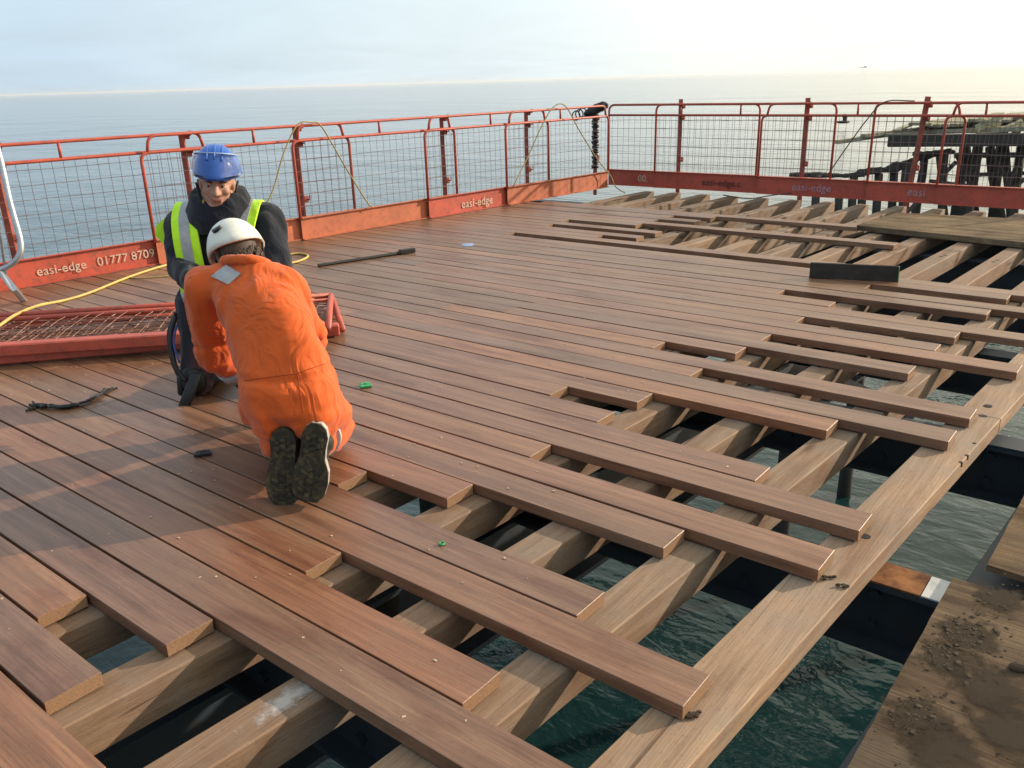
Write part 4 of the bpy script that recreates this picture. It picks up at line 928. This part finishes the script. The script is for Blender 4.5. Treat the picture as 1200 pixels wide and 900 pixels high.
# face details
for s_ in (-1, 1):
    mb = MB(); mb.ball(Pf(.031*s_, .073, .001), (.0145, .010, .0055), fr2, ff2, fu2, 12, 8); ev = mb.build('eye', M['eye'], pal, smooth=True)
    mb = MB(); mb.ball(Pf(.031*s_+.002, .0815, .001), (.0065, .003, .0050), fr2, ff2, fu2, 10, 6); mb.build('iris', M['iris'], ev, smooth=True)
    mb = MB(); mb.tube([Pf(.016*s_, .088, .019), Pf(.032*s_, .088, .0245), Pf(.050*s_, .074, .019)], [.0045, .005, .003], 6); mb.build('eyebrow', M['hair'], pal, smooth=True)
    mb = MB(); mb.tube([Pf(.017*s_, .083, .009), Pf(.031*s_, .0835, .0125), Pf(.046*s_, .074, .007)], [.0035, .0045, .003], 6); mb.build('eyelid', M['skin'], pal, smooth=True)
mb = MB(); mb.tube([Pf(-.036, .076, -.046), Pf(-.018, .0905, -.0565), Pf(0, .0945, -.0585), Pf(.018, .0905, -.0565), Pf(.036, .076, -.046)], [.002, .005, .0055, .005, .002], 6); mb.tube([Pf(-.024, .082, -.060), Pf(0, .093, -.0665), Pf(.024, .082, -.060)], [.002, .006, .002], 6); mb.build('mouth', M['lip'], pal, smooth=True)
mb = MB(); mb.ball(Pf(0, -.03, .01), (.089, .088, .082), fr2, ff2, fu2, 14, 9); mb.build('hair', M['hair'], pal, smooth=True)
# fleece with raised collar
mb = MB()
def rb_(x, y, z, rx, ry): return (B(x, y, z), rx, ry, RX, FX)
mb.loft([rb_(.06, .13, .46, .17, .13), rb_(.075, .13, .55, .195, .15), rb_(.105, .13, .70, .205, .155), rb_(.13, .13, .84, .22, .15), rb_(.137, .125, .925, .20, .125), rb_(.14, .115, .985, .135, .115)], 24, 2.3)
for a, b_, c in ((s2l, e2l, w2l), (s2r, e2r, w2r)): mb.cap(a, b_, .100, .082); mb.cap(b_, c, .082, .058)
mb.cap(B(.135, .12, .925), s2l, .09, .10); mb.cap(B(.135, .12, .925), s2r, .09, .10)
remesh(mb, 'fleece', M['jacket'], pal, .0115, 6, .020, 6.0)
mb = MB()
for q, (z, rr) in enumerate(((.965, .135), (1.0, .135), (1.035, .125), (1.065, .112))):
    mb.tube([B(.148+rr*1.0*math.cos(k*.3142), .075+rr*.95*math.sin(k*.3142), z+.032*math.sin(k*.3142)+.012*math.cos(k*.3142*2)) for k in range(21)], .036, 8)
remesh(mb, 'collar', M['jacket'], pal, .011, 4, .010, 8)
mb = MB(); mb.tube([Pf(.062, .055, -.07), Pf(.064, .05, -.1)], .006, 6); mb.build('toggle', M['hose'], pal)
# vest: front and back panels with grey tape
def vest():
    mb = MB(); X0 = .0
    rows = [(.475, .20, .168, 1), (.53, .205, .173, 1), (.62, .222, .180, 1), (.74, .228, .180, 1), (.85, .224, .174, .82), (.92, .197, .152, .74), (.965, .155, .128, .72)]
    # shell as a strip round the torso with arm openings cut out
    n = 40; vs = []; fs = []; q0 = []
    for z, rx, ry, _ in rows:
        for k in range(n):
            a = 2*math.pi*k/n; flare = 1+.10*max(0, .55-z)*1.2
            vs.append(B(.06+.155*(z-.40)+rx*flare*math.cos(a)*(1 if abs(math.cos(a)) < .9 else .99), .13+ry*flare*math.sin(a), z+.01*math.sin(3*a)*(z < .5)))
    for i in range(len(rows)-1):
        for k in range(n):
            j = (k+1) % n; a = 2*math.pi*(k+.5)/n; z = rows[i][0]
            if i >= 3 and not (math.sin(a) > 0 and abs(math.cos(a)) < .62): continue
            if z >= .62 and abs(math.cos(a)) > (.86 if z > .7 else .93): continue      # arm holes
            if z >= .53 and abs(math.cos(a)) < .42 and math.sin(a) < 0: continue        # open front
            fs.append((i*n+k, i*n+j, i*n+n+j, i*n+n+k))
    mb._a(vs, fs); o = mb.build('vest', M['hivis'], pal, smooth=True)
    so = o.modifiers.new('s', 'SOLIDIFY'); so.thickness = .012; so.offset = 1
    return o
ve = vest()
def ribbon(pts, nrms, w_, th, m_, nm, par):
    """flat band following pts, lying against normals"""
    mb = MB(); P = curve(pts, 5); Nn = curve(nrms, 5); vs = []; fs = []
    for i, (p, n_) in enumerate(zip(P, Nn)):
        t_ = (P[min(i+1, len(P)-1)]-P[max(i-1, 0)]).normalized(); n_ = (n_-t_*n_.dot(t_)).normalized(); s_ = t_.cross(n_)
        vs += [p+s_*w_, p-s_*w_, p-s_*w_+n_*th, p+s_*w_+n_*th]
    for i in range(len(P)-1):
        for k in range(4): j = (k+1) % 4; fs.append((i*4+k, i*4+j, i*4+4+j, i*4+4+k))
    fs.append((0, 1, 2, 3)); e_ = (len(P)-1)*4; fs.append((e_+3, e_+2, e_+1, e_)); mb._a(vs, fs)
    return mb.build(nm, m_, par, smooth=False)
for s_ in (-1, 1):
    X = lambda x: .137+s_*x
    pts = [B(X(.15), .29, .80), B(X(.158), .22, .955), B(X(.160), .12, 1.03), B(X(.157), .02, .98), B(X(.138), -.055, .885), B(X(.105)-.02, -.075, .74), B(X(.07)-.045, -.075, .58)]
    nr = [FX, FX*.6+ZZ*.8, ZZ, -FX*.6+ZZ*.8, -FX+ZZ*.2, -FX, -FX]
    ribbon(pts, nr, .066, .014, M['hivis'], 'vest_strap', ve)
    ribbon([p+n_.normalized()*.015 for p, n_ in zip(pts, nr)], nr, .026, .004, M['refl'], 'vest_tape', ve)
mb = MB(); mb.loft([(B(.078, .13, .525), .222, .192, RX, FX), (B(.084, .13, .575), .224, .193, RX, FX)], 30); mb.build('waist_tape', M['refl'], ve, smooth=True)
# loose vest tail blown out at his back
mb = MB(); mb.prism([B(-.05, .22, .76), B(-.18, .23, .775), B(-.245, .23, .805), B(-.285, .24, .85), B(-.275, .25, .905), B(-.22, .25, .945), B(-.10, .23, .99)], FX*.015); mb.build('vest_tail', M['hivis'], ve)
# trousers, knee pads, boots, harness
mb = MB(); mb.loft([rb_(.05, .13, .40, .15, .12), rb_(.05, .13, .50, .18, .14), rb_(.05, .13, .56, .17, .13)], 20)
for a, b_, c in ((h2l, k2l, a2l), (h2r, k2r, a2r)): mb.cap(a, b_, .118, .085); mb.cap(b_, c, .085, .065)
remesh(mb, 'trousers', M['trousers'], pal, .013, 5, .012, 8)
for kx in (k2l, k2r):
    mb = MB(); mb.ball(kx-FX*.055+ZZ*.015, (.075, .045, .085), RX, FX, ZZ, 12, 8); mb.build('knee_pad', M['black'], pal, smooth=True)
for ax_ in (a2l, a2r):
    mb = MB(); mb.cap(ax_-ZZ*.02, ax_+FX*.18-ZZ*.035, .06, .045); mb.cap(ax_, ax_-FX*.08+ZZ*.01, .058, .06); remesh(mb, 'boot', M['boot'], pal, .012, 3)
mb = MB()
mb.tube(curve([B(-.165, .05, .46), B(-.20, .0, .36), B(-.195, -.03, .22), B(-.165, -.05, .13), B(-.15, -.06, .09)], 6), .010, 6)
mb.tube(curve([B(-.14, -.02, .46), B(-.17, -.06, .34), B(-.15, -.10, .2), B(-.10, -.12, .12)], 6), .012, 6)
mb.cap(B(-.15, -.06, .12), B(-.158, -.065, .04), .022, .020, 8)
mb.box(B(-.085, -.14, .062), .032, .012, .115, RX, FX, (ZZ*.86+RX*.38+FX*.3).normalized(), .006)
mb.build('tool_lanyard', M['black'], pal, smooth=True)
mb = MB(); mb.tube(curve([B(-.13, -.045, .42), B(-.15, -.075, .32), B(-.125, -.10, .22)], 5), .006, 5); mb.build('blue_cord', plain('blue_cord', (.03, .07, .30), .6), pal, smooth=True)
mb = MB(); mb.tube(curve([B(-.155, -.035, .43), B(-.165, -.07, .30), B(-.175, -.05, .18)], 5), .005, 5); mb.build('red_cord', plain('red_cord', (.30, .02, .02), .6), pal, smooth=True)
hs2, hpt = helmet(Pf, fr2, ff2, fu2, 1.14, M['bluehat'], pal, .03, (), .022, .152)
strap(Pf, hs2)
# clear visor worn pushed up on the front of the helmet
vs = []; fs = []; n = 16; T = 6
for i in range(T+1):
    for k in range(n+1):
        a = -1.35+2.7*k/n; t = .05+.52*i/T*(1-.25*abs(a/1.35)**2)
        p = hpt(a, t, .014); vs.append(p)
for i in range(T):
    for k in range(n): fs.append((i*(n+1)+k, i*(n+1)+k+1, (i+1)*(n+1)+k+1, (i+1)*(n+1)+k))
mb = MB(); mb._a(vs, fs); o = mb.build('visor', M['visor'], hs2, smooth=True); so = o.modifiers.new('s', 'SOLIDIFY'); so.thickness = .0015
mb = MB(); mb.tube([hpt(-1.35+2.7*k/n, .05+.52*(1-.25*abs((-1.35+2.7*k/n)/1.35)**2), .015) for k in range(n+1)], .0035, 5); mb.build('visor_rim', plain('visor_rim', (.35, .45, .62), .3), hs2, smooth=True)

# ------------------------------------------------------------------ sea air: one thin even haze round everything
hm = bpy.data.materials.new('sea_haze'); hm.use_nodes = True; ht = hm.node_tree; ht.nodes.clear()
ho = ht.nodes.new('ShaderNodeOutputMaterial'); hv = ht.nodes.new('ShaderNodeVolumePrincipled')
hv.inputs['Color'].default_value = (.93, .95, .97, 1); hv.inputs['Density'].default_value = .00016; hv.inputs['Anisotropy'].default_value = .2
ht.links.new(hv.outputs[0], ho.inputs['Volume'])
mb = MB(); mb.box((0, 0, 1.2), 45000, 45000, 6.5); hz = mb.build('haze', hm); hz['kind'] = 'stuff'; hz['label'] = 'pale sea haze fading the far water into the sky'; hz['category'] = 'haze'
